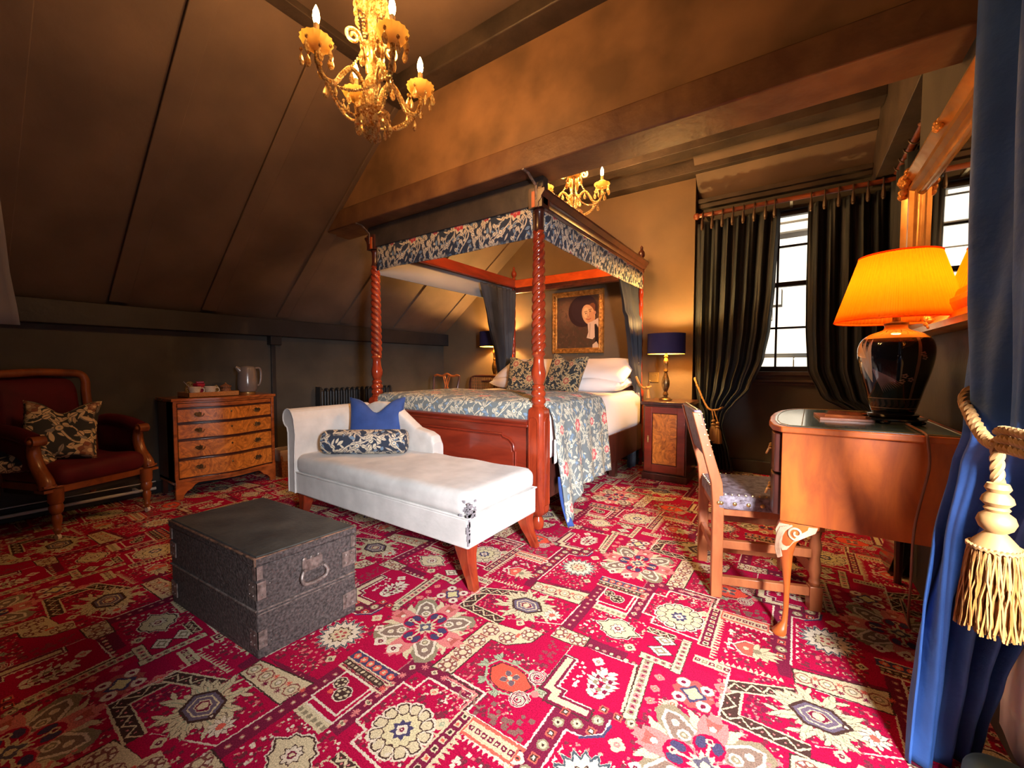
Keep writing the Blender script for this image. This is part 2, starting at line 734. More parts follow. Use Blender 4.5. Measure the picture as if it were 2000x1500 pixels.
# ---- octagon band
ob = [(-.969, .939), (-.962, 1.235), (-.905, 1.250), (-.835, 1.262), (-.815, 1.36), (-.779, 1.372), (-.592, 1.372), (-.590, 1.312), (-.626, 1.302), (-.745, 1.297), (-.757, 1.228), (-.826, 1.165), (-.888, 1.160), (-.892, .953)]
T.poly([(p[0], p[1]) for p in ob], CM)
T.line(ob, .0045, DK, True)
for p in ((-.931, .975), (-.929, 1.050), (-.927, 1.125), (-.921, 1.202), (-.844, 1.202), (-.785, 1.262), (-.776, 1.337), (-.700, 1.337), (-.625, 1.338)):
    octagon(p, .0335)
for p in ((-.930, 1.012), (-.928, 1.088), (-.925, 1.163), (-.738, 1.337), (-.662, 1.337)):
    T.rect(p[0] - (.018 if p[0] < -.9 else .004), p[1] - (.004 if p[0] < -.9 else .018), p[0] + (.018 if p[0] < -.9 else .004), p[1] + (.004 if p[0] < -.9 else .018), (.38, .10, .08))
T.rect(-.825, 1.222, -.812, 1.245, SA)

# ---- salmon strip with white flowers, zigzag edge
T.rect(-.717, .803, -.552, .868, SA)
T.rect(-.706, .813, -.560, .858, MA)
for k in range(4):
    starflower((-.688 + k * .044, .8355), .019, CW, SA, DK)
T.line([(-.717, .803), (-.552, .806)], .005, CW)
T.line([(-.717, .803), (-.717, .868)], .004, CW)
for k in range(9):
    x = -.722 + k * .0185
    T.poly([(x, .775 + k * .0028), (x + .0095, .797 + k * .002), (x + .0185, .777 + k * .0028)], CM)
    T.disc((x + .008, .772 + k * .0028), .007, CM, 6)
    T.disc((x + .008, .772 + k * .0028), .003, DK, 6)
for k in range(5):
    starflower((-.703, .745 - k * .034), .011, CM, MA, CM)

# ---- band with zigzags and the grey-cream feathered medallion
zigband((-1.141, 1.250), (-.921, 1.286), -.0001, CM)
zigband((-.919, 1.242), (-1.134, 1.249), -.052)
zigband((-1.080, 1.29), (-1.080, 1.42), .060)
zigband((-1.134, 1.405), (-.985, 1.405 + .09), -.0001)
T.rect(-1.080, 1.296, -.719, 1.530, CR)
infill(-1.07, 1.30, -.73, 1.52, 161)
dots(-1.07, 1.30, -1.02, 1.52, 30, MA, .007, 20)
dots(-1.07, 1.30, -1.02, 1.52, 16, PK, .0035, 21)
zigband((-1.137, 1.420), (-.955, 1.500), -.05)
T.line([(-.905, 1.297), (-.717, 1.383), (-.714, 1.547), (-.895, 1.530)], .0055, CW)
T.poly([(-.905, 1.25), (-.830, 1.262), (-.815, 1.33), (-.78, 1.372), (-.72, 1.385), (-.90, 1.30)], CR)
gc = (-.897, 1.414)
q = random.Random(11)
for k in range(18):
    t = 2 * PI * k / 18 + .1
    r1 = .115 + .03 * math.sin(k * 2.7)
    p0 = (gc[0] + .045 * math.cos(t), gc[1] + .045 * math.sin(t))
    p1 = (gc[0] + r1 * math.cos(t + .12), gc[1] + r1 * .88 * math.sin(t + .12))
    T.leaf(p0, p1, .0145, CM, DK, GR)
    for s_ in (-1, 1):
        pm = (gc[0] + r1 * .68 * math.cos(t), gc[1] + r1 * .62 * math.sin(t))
        T.leaf(pm, (gc[0] + r1 * 1.0 * math.cos(t + s_ * .17), gc[1] + r1 * .86 * math.sin(t + s_ * .17)), .007, CM, DK)
for sc_, col in ((1.18, DK), (1.0, (.16, .12, .17)), (.80, CM), (.70, (.18, .13, .18)), (.48, CM), (.40, MA)):
    T.poly([(gc[0] + x * sc_, gc[1] + y * sc_) for x, y in ((-.062, 0), (-.030, .042), (.030, .042), (.068, 0), (.030, -.042), (-.030, -.042))], col)
T.disc(gc, .015, CM, 8)
for k in range(10):
    t = 2 * PI * k / 10
    T.leaf((-.775, 1.414), (-.775 + .038 * math.cos(t), 1.414 + .038 * math.sin(t)), .0085, CW, DK)
T.disc((-.775, 1.414), .012, SA, 8)
T.disc((-.835, 1.414), .012, DK, 4)
T.disc((-.835, 1.414), .006, CW, 4)
starflower((-.853, 1.30), .018, CM, MA)

# ---- cream floral bar above it
T.poly([(-.959, 1.600), (-.713, 1.645), (-.716, 1.543), (-.952, 1.531)], CM)
T.line([(-.959, 1.600), (-.713, 1.645), (-.716, 1.543), (-.952, 1.531)], .005, DK, True)
for k in range(4):
    p = (-.93 + k * .062, 1.568 + k * .008)
    T.disc(p, .026, (.30, .10, .08), 8)
    T.disc(p, .021, CM, 8)
    T.disc(p, .012, OL, 8)
    T.disc(p, .008, CW, 8)
    cross4((p[0] + .031, p[1] + .018), .009, SA)
    cross4((p[0] + .031, p[1] - .018), .009, MA)

# ---- lobed yellow medallion panel
T.rect(-.66, 1.375, -.42, 1.58, CR)
infill(-.65, 1.38, -.43, 1.57, 121)
lc = (-.528, 1.482)
for sc_, col in ((1.12, CW), (1.04, DK), (.95, CM)):
    T.poly([(lc[0] - .083 * sc_, lc[1])] + [(lc[0] + x * sc_, lc[1] + y * sc_) for x, y in ((-.052, .020), (-.050, .038), (-.030, .042), (-.018, .054), (.0, .058), (.018, .054), (.030, .042), (.050, .038), (.052, .020))] + [(lc[0] + .083 * sc_, lc[1])] + [(lc[0] + x * sc_, lc[1] + y * sc_) for x, y in ((.052, -.020), (.050, -.038), (.030, -.042), (.018, -.054), (.0, -.058), (-.018, -.054), (-.030, -.042), (-.050, -.038), (-.052, -.020))], col)
spike_ring(lc, .022, .032, 8, DK)
spike_ring(lc, .019, .028, 8, CW)
T.disc(lc, .012, MA, 8)
T.disc(lc, .007, CM, 6)
dots(-.655, 1.40, -.60, 1.575, 14, CW, .005, 31)
dots(-.60, 1.545, -.43, 1.575, 10, CW, .004, 32)
starflower((-.455, 1.405), .020, CM, DK)
for k in range(8):
    T.disc((-.575 + k * .026, 1.335), .010, DK, 8)
    T.disc((-.575 + k * .026, 1.335), .0075, CM if k % 2 else PK, 8)
T.line([(-.585, 1.315), (-.41, 1.329)], .005, CW)

# ---- pink framed rectangle
T.rect(-.720, 1.735, -.500, 1.775, CM)
T.rect(-.712, 1.742, -.508, 1.768, MA)
for k in range(9):
    cross4((-.70 + k * .023, 1.755), .010, CM if k % 2 else SA)
T.rect(-.663, 1.588, -.526, 1.735, CW)
T.rect(-.656, 1.596, -.533, 1.728, CR)
T.rect(-.663, 1.555, -.526, 1.590, CM)
for k in range(6):
    T.disc((-.65 + k * .023, 1.572), .010, OL, 4)
for p, s_ in (((-.575, 1.66), 1), ((-.625, 1.675), .7)):
    T.disc(p, .030 * s_, DK, 9)
    T.disc(p, .026 * s_, CM, 9)
    for k in range(6):
        T.disc((p[0] + .015 * s_ * math.cos(k * 1.05), p[1] + .015 * s_ * math.sin(k * 1.05)), .006 * s_, OL, 6)
T.disc((-.605, 1.625), .010, SA, 6)
for k in range(10):
    T.disc((-.505, 1.60 + k * .021), .007, PK, 4)
    T.disc((-.69, 1.40 + k * .034), .010, (.45, .12, .12), 4)
    T.disc((-.69, 1.40 + k * .034), .005, CM, 4)

# ---- chevron border (L shaped) and the panel with the feathered leaf
T.poly([(-.592, 1.244), (-.444, 1.25), (-.403, 1.32), (-.585, 1.318), (-.626, 1.302), (-.626, 1.244)], CR)
T.poly([(-.588, 1.244), (-.586, 1.095), (-.56, 1.095), (-.549, 1.05), (-.46, 1.05), (-.39, 1.128), (-.41, 1.32), (-.585, 1.315)], CR)
for wd, col in ((.048, DK), (.040, MA), (.022, CM)):
    T.line([(-.605, 1.225), (-.605, 1.085), (-.575, 1.082), (-.575, 1.053), (-.475, 1.061)], wd, col)
for k in range(8):
    T.poly([(-.585, 1.10 + k * .018), (-.572, 1.109 + k * .018), (-.585, 1.118 + k * .018)], CW)
T.line([(-.629, 1.243), (-.581, 1.243), (-.581, 1.103), (-.551, 1.103), (-.551, 1.077), (-.462, 1.083)], .004, CW)
fc = (-.475, 1.190)
for k in range(7):
    y = fc[1] + .055 - k * .018
    L_ = .055 - abs(k - 3) * .008
    T.leaf((fc[0], y - .01), (fc[0] - L_, y + .012), .009, CW, DK)
    T.leaf((fc[0], y - .01), (fc[0] + L_, y + .012), .009, CW, DK)
for k in range(9):
    T.rect(fc[0] - .025 + (k % 3) * .02, fc[1] - .035 + (k // 3) * .024, fc[0] - .012 + (k % 3) * .02, fc[1] - .020 + (k // 3) * .024, OL if k % 2 else MA)
T.leaf((fc[0] - .01, fc[1] + .03), (fc[0] - .01, fc[1] + .075), .012, CW, DK)
starflower((-.52, 1.275), .02, CW, PK)
dots(-.565, 1.13, -.535, 1.25, 12, CW, .005, 41)
T.line([(-.41, 1.329), (-.385, 1.128)], .010, CM)
T.line([(-.403, 1.329), (-.378, 1.128)], .004, DK)

# ---- small patterned borders around the two cream medallions
def chain(p, q, n, w):
    p = np.array(p)
    q = np.array(q)
    T.line([p, q], w, DK)
    T.line([p, q], w * .86, CM)
    for i in range(n):
        c_ = p + (q - p) * (i + .5) / n
        T.disc(c_, w * .33, PK if i % 2 else OL, 4)
        T.disc(c_, w * .14, MA, 4)


chain((-.383, 1.376), (-.362, 1.126), 11, .040)
chain((-.399, 1.392), (-.300, 1.392), 4, .034)
chain((-.294, 1.385), (-.294, 1.545), 7, .034)
for y_ in (1.512, 1.448):
    for sc_, col in ((1.15, DK), (1., CW), (.62, OL), (.34, CW)):
        T.poly([(-.362 + x * sc_, y_ + y * sc_) for x, y in ((-.040, 0), (-.02, .014), (0, .030), (.02, .014), (.040, 0), (.02, -.014), (0, -.030), (-.02, -.014))], col)
T.line([(-.412, 1.54), (-.290, 1.55)], .004, PK)
for k in range(3):
    starflower((-.330, 1.32 - k * .055), .015, PK, SA, CM)
cross4((-.285, 1.22), .02, CM)
starflower((-.27, 1.235), .018, CM, SA)

# ---- four-loop medallion
qc = (-.228, 1.31)
spike_ring(qc, .045, .062, 4, (.45, .10, .09), PI / 4 + .78, 1, 1)
for k in range(4):
    t = PI / 4 + k * PI / 2
    p = (qc[0] + .048 * math.cos(t), qc[1] + .048 * math.sin(t))
    T.disc(p, .0225, (.35, .12, .1), 10)
    T.disc(p, .020, CW, 10)
    T.disc(p, .008, MA, 6)
spike_ring(qc, .024, .040, 4, NV, 0)
spike_ring(qc, .018, .028, 4, YE, 0)
starflower((-.158, 1.385), .022, PK, SA)
dots(-.18, 1.27, -.155, 1.45, 12, PK, .005, 51)
T.line([(-.148, 1.49), (-.152, 1.27)], .006, CW)

# ---- band of crosses and the panel with the dark sunburst
for p in ((-.520, 1.031), (-.521, .946), (-.523, .860), (-.523, .775), (-.523, .69), (-.433, 1.014), (-.388, 1.099), (-.431, 1.101)):
    T.disc(p, .018, SA, 4)
    T.disc(p, .012, DK, 4)
    T.disc(p, .007, CW, 4)
for p in ((-.521, .989), (-.522, .904), (-.523, .818), (-.523, .73), (-.475, 1.014), (-.431, 1.057), (-.35, 1.099)):
    T.disc(p, .018, OL, 8)
    T.disc(p, .012, CM, 8)
    T.disc(p, .005, DK, 4)
sp = [(-.494, .66), (-.492, .979), (-.445, .985), (-.402, 1.024), (-.401, 1.075), (-.31, 1.03), (-.27, .93), (-.27, .70)]
T.poly(sp, CR)
infill(-.48, .68, -.29, .97, 131)
T.line(sp[:5], .006, CW)
T.line([(-.45, .979), (-.40, 1.018), (-.395, 1.06)], .008, NV)
sc0 = (-.388, .875)
spike_ring(sc0, .066, .092, 16, CW, 0)
spike_ring(sc0, .064, .088, 16, (.07, .09, .11), 0)
spike_ring(sc0, .056, .076, 16, CW, 0)
spike_ring(sc0, .034, .046, 10, DK, 0)
spike_ring(sc0, .030, .040, 10, CM, 0)
for k in range(5):
    T.disc((sc0[0] + .016 * math.cos(k * 1.257), sc0[1] + .016 * math.sin(k * 1.257)), .007, (.45, .08, .08), 6)
T.disc(sc0, .006, CM, 6)
starflower((-.360, 1.015), .022, CM, PK)
for k in range(7):
    T.poly([(-.480, .70 + k * .035), (-.470, .712 + k * .035), (-.480, .724 + k * .035)], CW)
starflower((-.30, .78), .016, CM, DK)
dots(-.47, .74, -.31, .78, 10, PK, .005, 61)

# ---- the large eight-pointed medallion
mc = (-.158, 1.083)
infill(-.33, .93, 0, 1.25, 151)
for k in range(4):
    t = k * PI / 2 + PI / 4
    u = (math.cos(t), math.sin(t))
    n_ = (-u[1], u[0])

    def P_(a, b):
        return (mc[0] + u[0] * a + n_[0] * b, mc[1] + u[1] * a + n_[1] * b)
    T.poly([P_(.06, -.055), P_(.11, -.060), P_(.185, -.030), P_(.192, 0), P_(.185, .030), P_(.11, .060), P_(.06, .055)], OL)
    T.poly([P_(.05, -.02), P_(.09, -.042), P_(.15, -.030), P_(.178, 0), P_(.15, .030), P_(.09, .042), P_(.05, .02)], CW)
    T.poly([P_(.06, -.012), P_(.09, -.032), P_(.145, -.022), P_(.167, 0), P_(.145, .022), P_(.09, .032), P_(.06, .012)], (.26, .17, .13))
    for a_ in (.088, .128):
        T.disc(P_(a_, 0), .019 if a_ < .1 else .012, CW, 8)
        T.disc(P_(a_, 0), .012 if a_ < .1 else .006, OL, 8)
        T.disc(P_(a_, 0), .006, CM, 6)
for k in range(4):
    t = k * PI / 2
    u = (math.cos(t), math.sin(t))
    n_ = (-u[1], u[0])

    def P_(a, b):
        return (mc[0] + u[0] * a + n_[0] * b, mc[1] + u[1] * a + n_[1] * b)
    for s_ in (-1, 1):
        T.leaf(P_(.115, s_ * .02), P_(.160, s_ * .075), .011, CM, DK)
        T.leaf(P_(.10, s_ * .03), P_(.135, s_ * .062), .010, CM)
    T.poly([P_(.085, -.034), P_(.125, -.040), P_(.165, -.032), P_(.160, -.018), P_(.185, -.014), P_(.176, 0), P_(.185, .014), P_(.160, .018), P_(.165, .032), P_(.125, .040), P_(.085, .034)], PK)
    T.poly([P_(.120, -.012), P_(.155, -.022), P_(.150, 0), P_(.155, .022), P_(.120, .012)], (.50, .12, .10))
    T.disc(P_(.125, 0), .010, CW, 6)
    T.disc(P_(.062, 0), .044, PK, 14)
    T.disc(P_(.062, 0), .040, CR, 14)
    T.disc(P_(.068, .020), .021, NV, 10, ry=.014, rot=t)
    T.disc(P_(.068, -.020), .021, NV, 10, ry=.014, rot=t)
    T.disc(P_(.078, 0), .012, CM, 8)
    T.disc(P_(.078, 0), .006, MA, 6)
    T.line([P_(.03, 0), P_(.07, 0)], .008, CM)
spike_ring(mc, .022, .046, 8, CM, PI / 8)
spike_ring(mc, .018, .030, 4, (.12, .10, .14), 0)
T.disc(mc, .012, CM, 8)
starflower((-.235, .935), .024, CW, MA)
starflower((-.165, .935), .024, CW, MA)
starflower((-.30, .98), .018, CW, MA)
for k in range(9):
    T.disc((-.07 + k * .001, 1.12 + .0 - k * .0), .001, PK, 4)
dots(-.03, 1.02, .0, 1.20, 14, PK, .006, 71)

# ---- the striped strips left of the medallion's foot and the small framed panel
T.rect(-1.238, .812, -1.033, .852, NV)
for k in range(6):
    T.disc((-1.215 + k * .034, .832), .015, SA, 6)
    T.disc((-1.215 + k * .034, .832), .008, CM, 4)
T.line([(-1.238, .852), (-1.033, .856)], .005, CW)
T.line([(-1.238, .810), (-1.033, .814)], .005, CM)
T.rect(-1.232, .782, -1.038, .805, DK)
for k in range(11):
    T.disc((-1.225 + k * .0175, .794), .0075, CM if k % 2 else OL, 4)
T.rect(-1.185, .644, -1.053, .772, CW)
T.rect(-1.178, .651, -1.060, .765, CR2)
for p, s_ in (((-1.112, .705), 1), ((-1.155, .728), .8)):
    T.disc(p, .031 * s_, CW, 10)
    T.disc(p, .027 * s_, DK, 10)
    for k in range(6):
        T.disc((p[0] + .017 * s_ * math.cos(k * 1.05), p[1] + .015 * s_ * math.sin(k * 1.05)), .006 * s_, CM, 6)
T.disc((-1.15, .69), .010, SA, 6)
zigband((-.945, .560), (-.945 + .10, .560), .035, CM, DK, .03)

# ---- zigzag-edged panel with the pointed orange and cream medallion
T.rect(-.262, 1.560, -.212, 1.835, CM)
T.rect(-.255, 1.566, -.220, 1.830, MA)
for k in range(9):
    T.disc((-.237, 1.582 + k * .030), .013, CM, 4)
    T.disc((-.237, 1.582 + k * .030), .007, SA if k % 2 else DK, 4)
T.rect(-.215, 1.775, -.052, 1.835, SA)
T.rect(-.210, 1.785, -.057, 1.826, CM)
for k in range(7):
    T.disc((-.198 + k * .022, 1.805), .011, MA, 4)
    T.disc((-.198 + k * .022, 1.805), .005, CM, 4)
pan = [(-.205, 1.775), (-.052, 1.765), (-.01, 1.53), (-.148, 1.500), (-.190, 1.51)]
T.poly(pan, CR)
infill(-.18, 1.53, -.04, 1.75, 141)
for k in range(16):
    y = 1.515 + k * .0165
    T.poly([(-.215, y - .008), (-.192, y), (-.215, y + .008)], CM)
for k in range(12):
    x = -.19 + k * .0165
    T.poly([(x - .008, 1.498 + k * .002), (x, 1.52 + k * .002), (x + .008, 1.498 + k * .002)], CM)
    if k < 9:
        T.poly([(x - .008, 1.777), (x, 1.758), (x + .008, 1.777)], CW)
pc = (-.090, 1.634)
for sc_, col in ((1.12, CW), (1., (.35, .1, .08)), (.9, SA)):
    T.poly([(pc[0] - .062 * sc_, pc[1]), (pc[0] - .03 * sc_, pc[1] + .04 * sc_), (pc[0] + .01 * sc_, pc[1] + .035 * sc_), (pc[0] + .01 * sc_, pc[1] - .035 * sc_), (pc[0] - .03 * sc_, pc[1] - .04 * sc_)], col)
for k in range(7):
    t = -PI / 2 + k * PI / 6
    T.leaf((pc[0] + .005, pc[1]), (pc[0] + .075 * math.cos(t) + .01, pc[1] + .05 * math.sin(t)), .010, CM, DK)
T.disc((pc[0] + .01, pc[1]), .014, OL, 6)
T.disc((pc[0] - .025, pc[1]), .010, CM, 6)
dots(-.18, 1.55, -.15, 1.74, 12, CW, .006, 81)
dots(-.13, 1.70, -.06, 1.74, 8, CW, .005, 82)
T.rect(-.258, 1.458, -.150, 1.498, CM)
for k in range(5):
    T.disc((-.245 + k * .022, 1.478), .012, OL if k % 2 else MA, 4)
    T.disc((-.245 + k * .022, 1.478), .005, CM, 4)

carpet_img = T.image('carpet_pattern')
cinv = np.linalg.inv(np.array([[B_[0], A_[0]], [B_[1], A_[1]]]))


def carpet_material():
    m = fabric_img('carpet_wool', carpet_img, 1, mode='UV', rough=.95, bump=.6, sheen=0)
    m.node_tree.nodes['Principled BSDF'].inputs['Specular IOR Level'].default_value = .05
    N = m.node_tree.nodes
    L = m.node_tree.links
    b = N['Principled BSDF']
    src = b.inputs['Base Color'].links[0].from_socket
    tc = [x for x in N if x.type == 'TEX_COORD'][0]
    nz = N.new('ShaderNodeTexNoise')
    nz.inputs['Scale'].default_value = 260
    nz.inputs['Detail'].default_value = 3
    L.new(tc.outputs['Object'], nz.inputs['Vector'])
    mr = N.new('ShaderNodeMapRange')
    mr.inputs[1].default_value = .3
    mr.inputs[2].default_value = .7
    mr.inputs[3].default_value = .50
    mr.inputs[4].default_value = 1.12
    L.new(nz.outputs['Fac'], mr.inputs[0])
    # slightly wandering weave
    tx = [x for x in N if x.type == 'TEX_IMAGE'][0]
    n3 = N.new('ShaderNodeTexNoise')
    n3.inputs['Scale'].default_value = 130
    n3.inputs['Detail'].default_value = 2
    L.new(tc.outputs['Object'], n3.inputs['Vector'])
    v1 = N.new('ShaderNodeVectorMath')
    v1.operation = 'SUBTRACT'
    L.new(n3.outputs['Color'], v1.inputs[0])
    v1.inputs[1].default_value = (.5, .5, .5)
    v2 = N.new('ShaderNodeVectorMath')
    v2.operation = 'MULTIPLY_ADD'
    L.new(v1.outputs[0], v2.inputs[0])
    v2.inputs[1].default_value = (.011, .011, 0)
    L.new(tc.outputs['UV'], v2.inputs[2])
    L.new(v2.outputs[0], tx.inputs['Vector'])
    mx = N.new('ShaderNodeMix')
    mx.data_type = 'RGBA'
    mx.blend_type = 'MULTIPLY'
    mx.inputs[0].default_value = 1
    L.new(src, mx.inputs[6])
    L.new(mr.outputs[0], mx.inputs[7])
    L.new(mx.outputs[2], b.inputs['Base Color'])
    return m


# ---- printed floral cloth: scrolling leaves, red blossoms and cream stems
def floral(name, ground, cream, out, red, red2, blue, n=900, seed=5):
    P = .34
    t = Tile(n, (P, 0), (0, P), ground)
    q = random.Random(seed)
    for _ in range(150):
        x, y = q.uniform(0, P), q.uniform(0, P)
        a = q.uniform(0, 2 * PI)
        L_ = q.uniform(.022, .044)
        t.leaf((x, y), (x + L_ * math.cos(a), y + L_ * math.sin(a)), q.uniform(.0038, .0072), blue if q.random() < .22 else cream, out, out if q.random() < .5 else None)
    for k, (x0, y0, ph) in enumerate(((.0, .0, 0), (.17, .0, PI), (.085, 0, 1.5), (.255, 0, 4.2))):
        pts = [(x0 + .045 * math.sin(2 * PI * s + ph) + .02 * math.sin(4 * PI * s), P * s) for s in np.linspace(0, 1, 40)]
        t.line(pts, .0090, out)
        t.line(pts, .0058, cream)
        for j in range(0, 40, 4):
            x, y = pts[j]
            s_ = 1 if (j // 4) % 2 else -1
            a = PI / 2 - s_ * 1.0 + q.uniform(-.3, .3)
            L_ = .050
            cv = [(x + L_ * u * math.cos(a + s_ * u * 1.1), y + L_ * u * math.sin(a + s_ * u * 1.1)) for u in np.linspace(0, 1, 9)]
            t.line(cv, .0058, out)
            t.line(cv, .0034, cream)
            e = cv[-1]
            t.leaf(e, (e[0] + .026 * math.cos(a + s_ * 1.7), e[1] + .026 * math.sin(a + s_ * 1.7)), .009, cream, out, ground)
            t.disc((cv[5][0], cv[5][1]), .004, cream, 8)
    for (cx, cy, s_) in ((.085, .085, 1.0), (.255, .255, .95), (.255, .085, .62), (.085, .255, .62)):
        for k in range(9):
            a = 2 * PI * k / 9 + .2
            t.leaf((cx, cy), (cx + .052 * s_ * math.cos(a), cy + .050 * s_ * math.sin(a)), .015 * s_, cream, out)
        for k in range(7):
            a = 2 * PI * k / 7
            t.leaf((cx, cy), (cx + .036 * s_ * math.cos(a), cy + .036 * s_ * math.sin(a)), .013 * s_, red, out)
        for k in range(7):
            a = 2 * PI * k / 7 + .4
            t.leaf((cx, cy), (cx + .024 * s_ * math.cos(a), cy + .024 * s_ * math.sin(a)), .006 * s_, red2)
        t.disc((cx, cy), .008 * s_, cream, 8)
    for (cx, cy) in ((.17, .17), (.0, .0), (.17, .02), (.01, .17)):
        t.disc((cx, cy), .013, out, 10)
        t.disc((cx, cy), .0105, cream, 10)
        t.disc((cx, cy), .004, blue, 8)
    return t.image(name)


fl_blue = floral('floral_blue', (.030, .038, .062), (.62, .53, .38), (.10, .10, .13), (.50, .05, .06), (.70, .22, .18), (.16, .24, .33))
fl_daylit = floral('floral_daylit', (.16, .185, .19), (.60, .56, .43), (.11, .13, .14), (.60, .10, .11), (.80, .38, .33), (.20, .30, .42), seed=9)  # print paled: daylight washing over the bedspread is put into its colours
fl_grey = floral('floral_grey', (.050, .052, .055), (.78, .62, .38), (.12, .10, .08), (.30, .12, .08), (.45, .28, .18), (.34, .32, .28), seed=15)
fl_dark = floral('floral_olive', (.022, .026, .030), (.40, .30, .15), (.07, .06, .05), (.30, .07, .05), (.42, .22, .12), (.16, .17, .13), seed=12)

# ---- the portrait: a person in a wide dark hat with a white neckcloth
pt = Tile(512, (1, 0), (0, 1), (.11, .055, .032), wrap=False)
q = random.Random(4)
for _ in range(500):
    x, y = q.random(), q.random()
    b_ = .7 + .9 * math.exp(-((x - .22) ** 2 + (y - .68) ** 2) / .05)
    pt.disc((x, y), q.uniform(.02, .06), (.115 * b_ * q.uniform(.85, 1.1), .058 * b_, .032 * b_), 9)
pt.disc((.62, .70), .34, (.035, .016, .016), 40, ry=.30)
pt.disc((.66, .74), .31, (.042, .020, .021), 36, ry=.27)
for k in range(14):
    pt.disc((.80 + .05 * math.cos(k), .78 - k * .012), .07, (.18, .06, .025), 8)
pt.disc((.76, .63), .145, (.62, .32, .15), 30, ry=.20, rot=.45)
pt.disc((.80, .585), .10, (.56, .25, .11), 24, ry=.14, rot=.45)
pt.disc((.70, .67), .07, (.70, .42, .21), 20, ry=.10)
pt.disc((.90, .66), .035, (.50, .22, .12), 16)
for x, y in ((.70, .655), (.80, .69)):
    pt.line([(x - .035, y + .028), (x + .03, y + .040)], .012, (.16, .07, .03))
    pt.disc((x, y), .022, (.30, .14, .07), 10, ry=.012, rot=.3)
    pt.disc((x, y), .009, (.04, .02, .015), 8)
pt.line([(.745, .67), (.728, .60), (.762, .592)], .012, (.42, .18, .08))
pt.line([(.71, .545), (.77, .535), (.815, .555)], .015, (.40, .09, .05))
pt.poly([(.74, .47), (.86, .50), (.99, .56), (1, .36), (.94, .45), (.90, .44), (.91, .20), (.86, .16), (.72, .19), (.76, .30)], (.62, .42, .30))
pt.poly([(.78, .46), (.82, .46), (.80, .20), (.77, .20)], (.48, .32, .22))
pt.poly([(.915, .45), (1, .34), (1, 0), (.90, 0), (.92, .15)], (.02, .012, .012))
pt.poly([(.86, .06), (.95, .12), (1, .05), (1, 0), (.86, 0)], (.55, .38, .26))
portrait_img = pt.image('portrait_painting')

# ---- the vase decoration: a pale crane, branches and a leaf border (u around, v up)
vz = Tile(900, (1, 0), (0, 1), (.006, .006, .010))
q = random.Random(2)
GOLD = (.75, .45, .22)
GOLD2 = (.42, .27, .16)
for u0 in (.60, .10):
    for k in range(26):
        a = 1.15 + .62 * k / 26
        L_ = .34 + .10 * math.sin(k * .6)
        vz.leaf((u0 - .03, .34), (u0 - .03 + L_ * .42 * math.cos(a) - .06, .34 + L_ * 1.25 * math.sin(a)), .008, (.40, .30, .22) if k % 2 else GOLD2)
    for k in range(18):
        a = 2.0 + .9 * k / 18
        vz.leaf((u0 - .05, .62), (u0 - .05 + .16 * math.cos(a), .62 + .24 * math.sin(a)), .009, GOLD if k % 2 else (.5, .34, .2))
    for k in range(10):
        vz.leaf((u0 - .02, .5), (u0 + .03 + .012 * k, .22 + .01 * k), .006, (.16, .09, .10))
for u0 in (.78, .28):
    vz.line([(u0, .17), (u0 + .004, .95)], .016, (.20, .12, .09))
    for (dx, y) in ((-.06, .36), (-.05, .42), (-.02, .38), (.03, .62), (.02, .66), (.13, .58), (.12, .70)):
        for k in range(5):
            vz.disc((u0 + dx + .009 * math.cos(k * 1.257), y + .018 * math.sin(k * 1.257)), .0075, (.34, .22, .18), 8)
vz.rect(0, .055, 1, .165, (.05, .035, .035))
for k in range(26):
    x = k / 26
    vz.poly([(x, .065), (x + .018, .09), (x + .012, .15), (x + .03, .155), (x + .034, .10), (x + .02, .065)], (.015, .012, .014))
vz.line([(0, .165), (1, .165)], .006, GOLD2)
vz.line([(0, .055), (1, .055)], .006, GOLD2)
vz.rect(0, .84, 1, 1, (.62, .34, .06))  # gold shoulder; the lamp's yellow light on it is put into the colour
for k in range(14):
    x = k / 14
    vz.line([(x, .90), (x + .02, .94), (x + .045, .91), (x + .03, .88)], .006, (.30, .14, .03))
vase_img = vz.image('vase_decoration')

# ---- material library
M = {}
M['carpet'] = carpet_material()
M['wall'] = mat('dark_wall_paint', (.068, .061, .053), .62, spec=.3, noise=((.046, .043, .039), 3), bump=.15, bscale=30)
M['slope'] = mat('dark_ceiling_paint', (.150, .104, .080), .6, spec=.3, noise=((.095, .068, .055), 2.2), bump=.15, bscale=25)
M['gable'] = mat('streaked_lamplit_wall', (.33, .185, .098), .5, spec=.3, noise=((.15, .088, .050), 2.6), bump=.1, bscale=20)  # dark paint lightened and warmed; chandelier glow is put into its colour
M['beam'] = mat('painted_timber', (.070, .052, .043), .45, spec=.35, noise=((.035, .028, .026), 5), bump=.4, bscale=22)
M['beamb'] = mat('bare_timber', (.20, .105, .052), .5, spec=.3, noise=((.12, .058, .034), 6), bump=.4, bscale=22)
M['dbeam'] = mat('dark_painted_timber', (.026, .023, .026), .5, spec=.3, noise=((.018, .016, .018), 5), bump=.3, bscale=22)
M['skirt'] = mat('black_skirting', (.018, .018, .020), .4)
M['hwall'] = mat('lamplit_wall_paint', (.15, .098, .058), .6, spec=.3, noise=((.11, .075, .048), 2.5), bump=.15, bscale=30)  # copy of the wall paint, browned to carry chandelier glow
M['white'] = mat('white_paint', (.70, .70, .68), .4)
M['mahog'] = wood('mahogany', (.34, .042, .012), (.12, .012, .006), .2, (6, 6, 1.2), .5, 2)
M['mahogx'] = wood('mahogany_rail', (.24, .026, .010), (.13, .013, .006), .28, (1.2, 6, 6), .5, 2)
M['mahogy'] = wood('mahogany_side_rail', (.24, .026, .010), (.12, .012, .006), .28, (6, 1.2, 6), .5, 2)
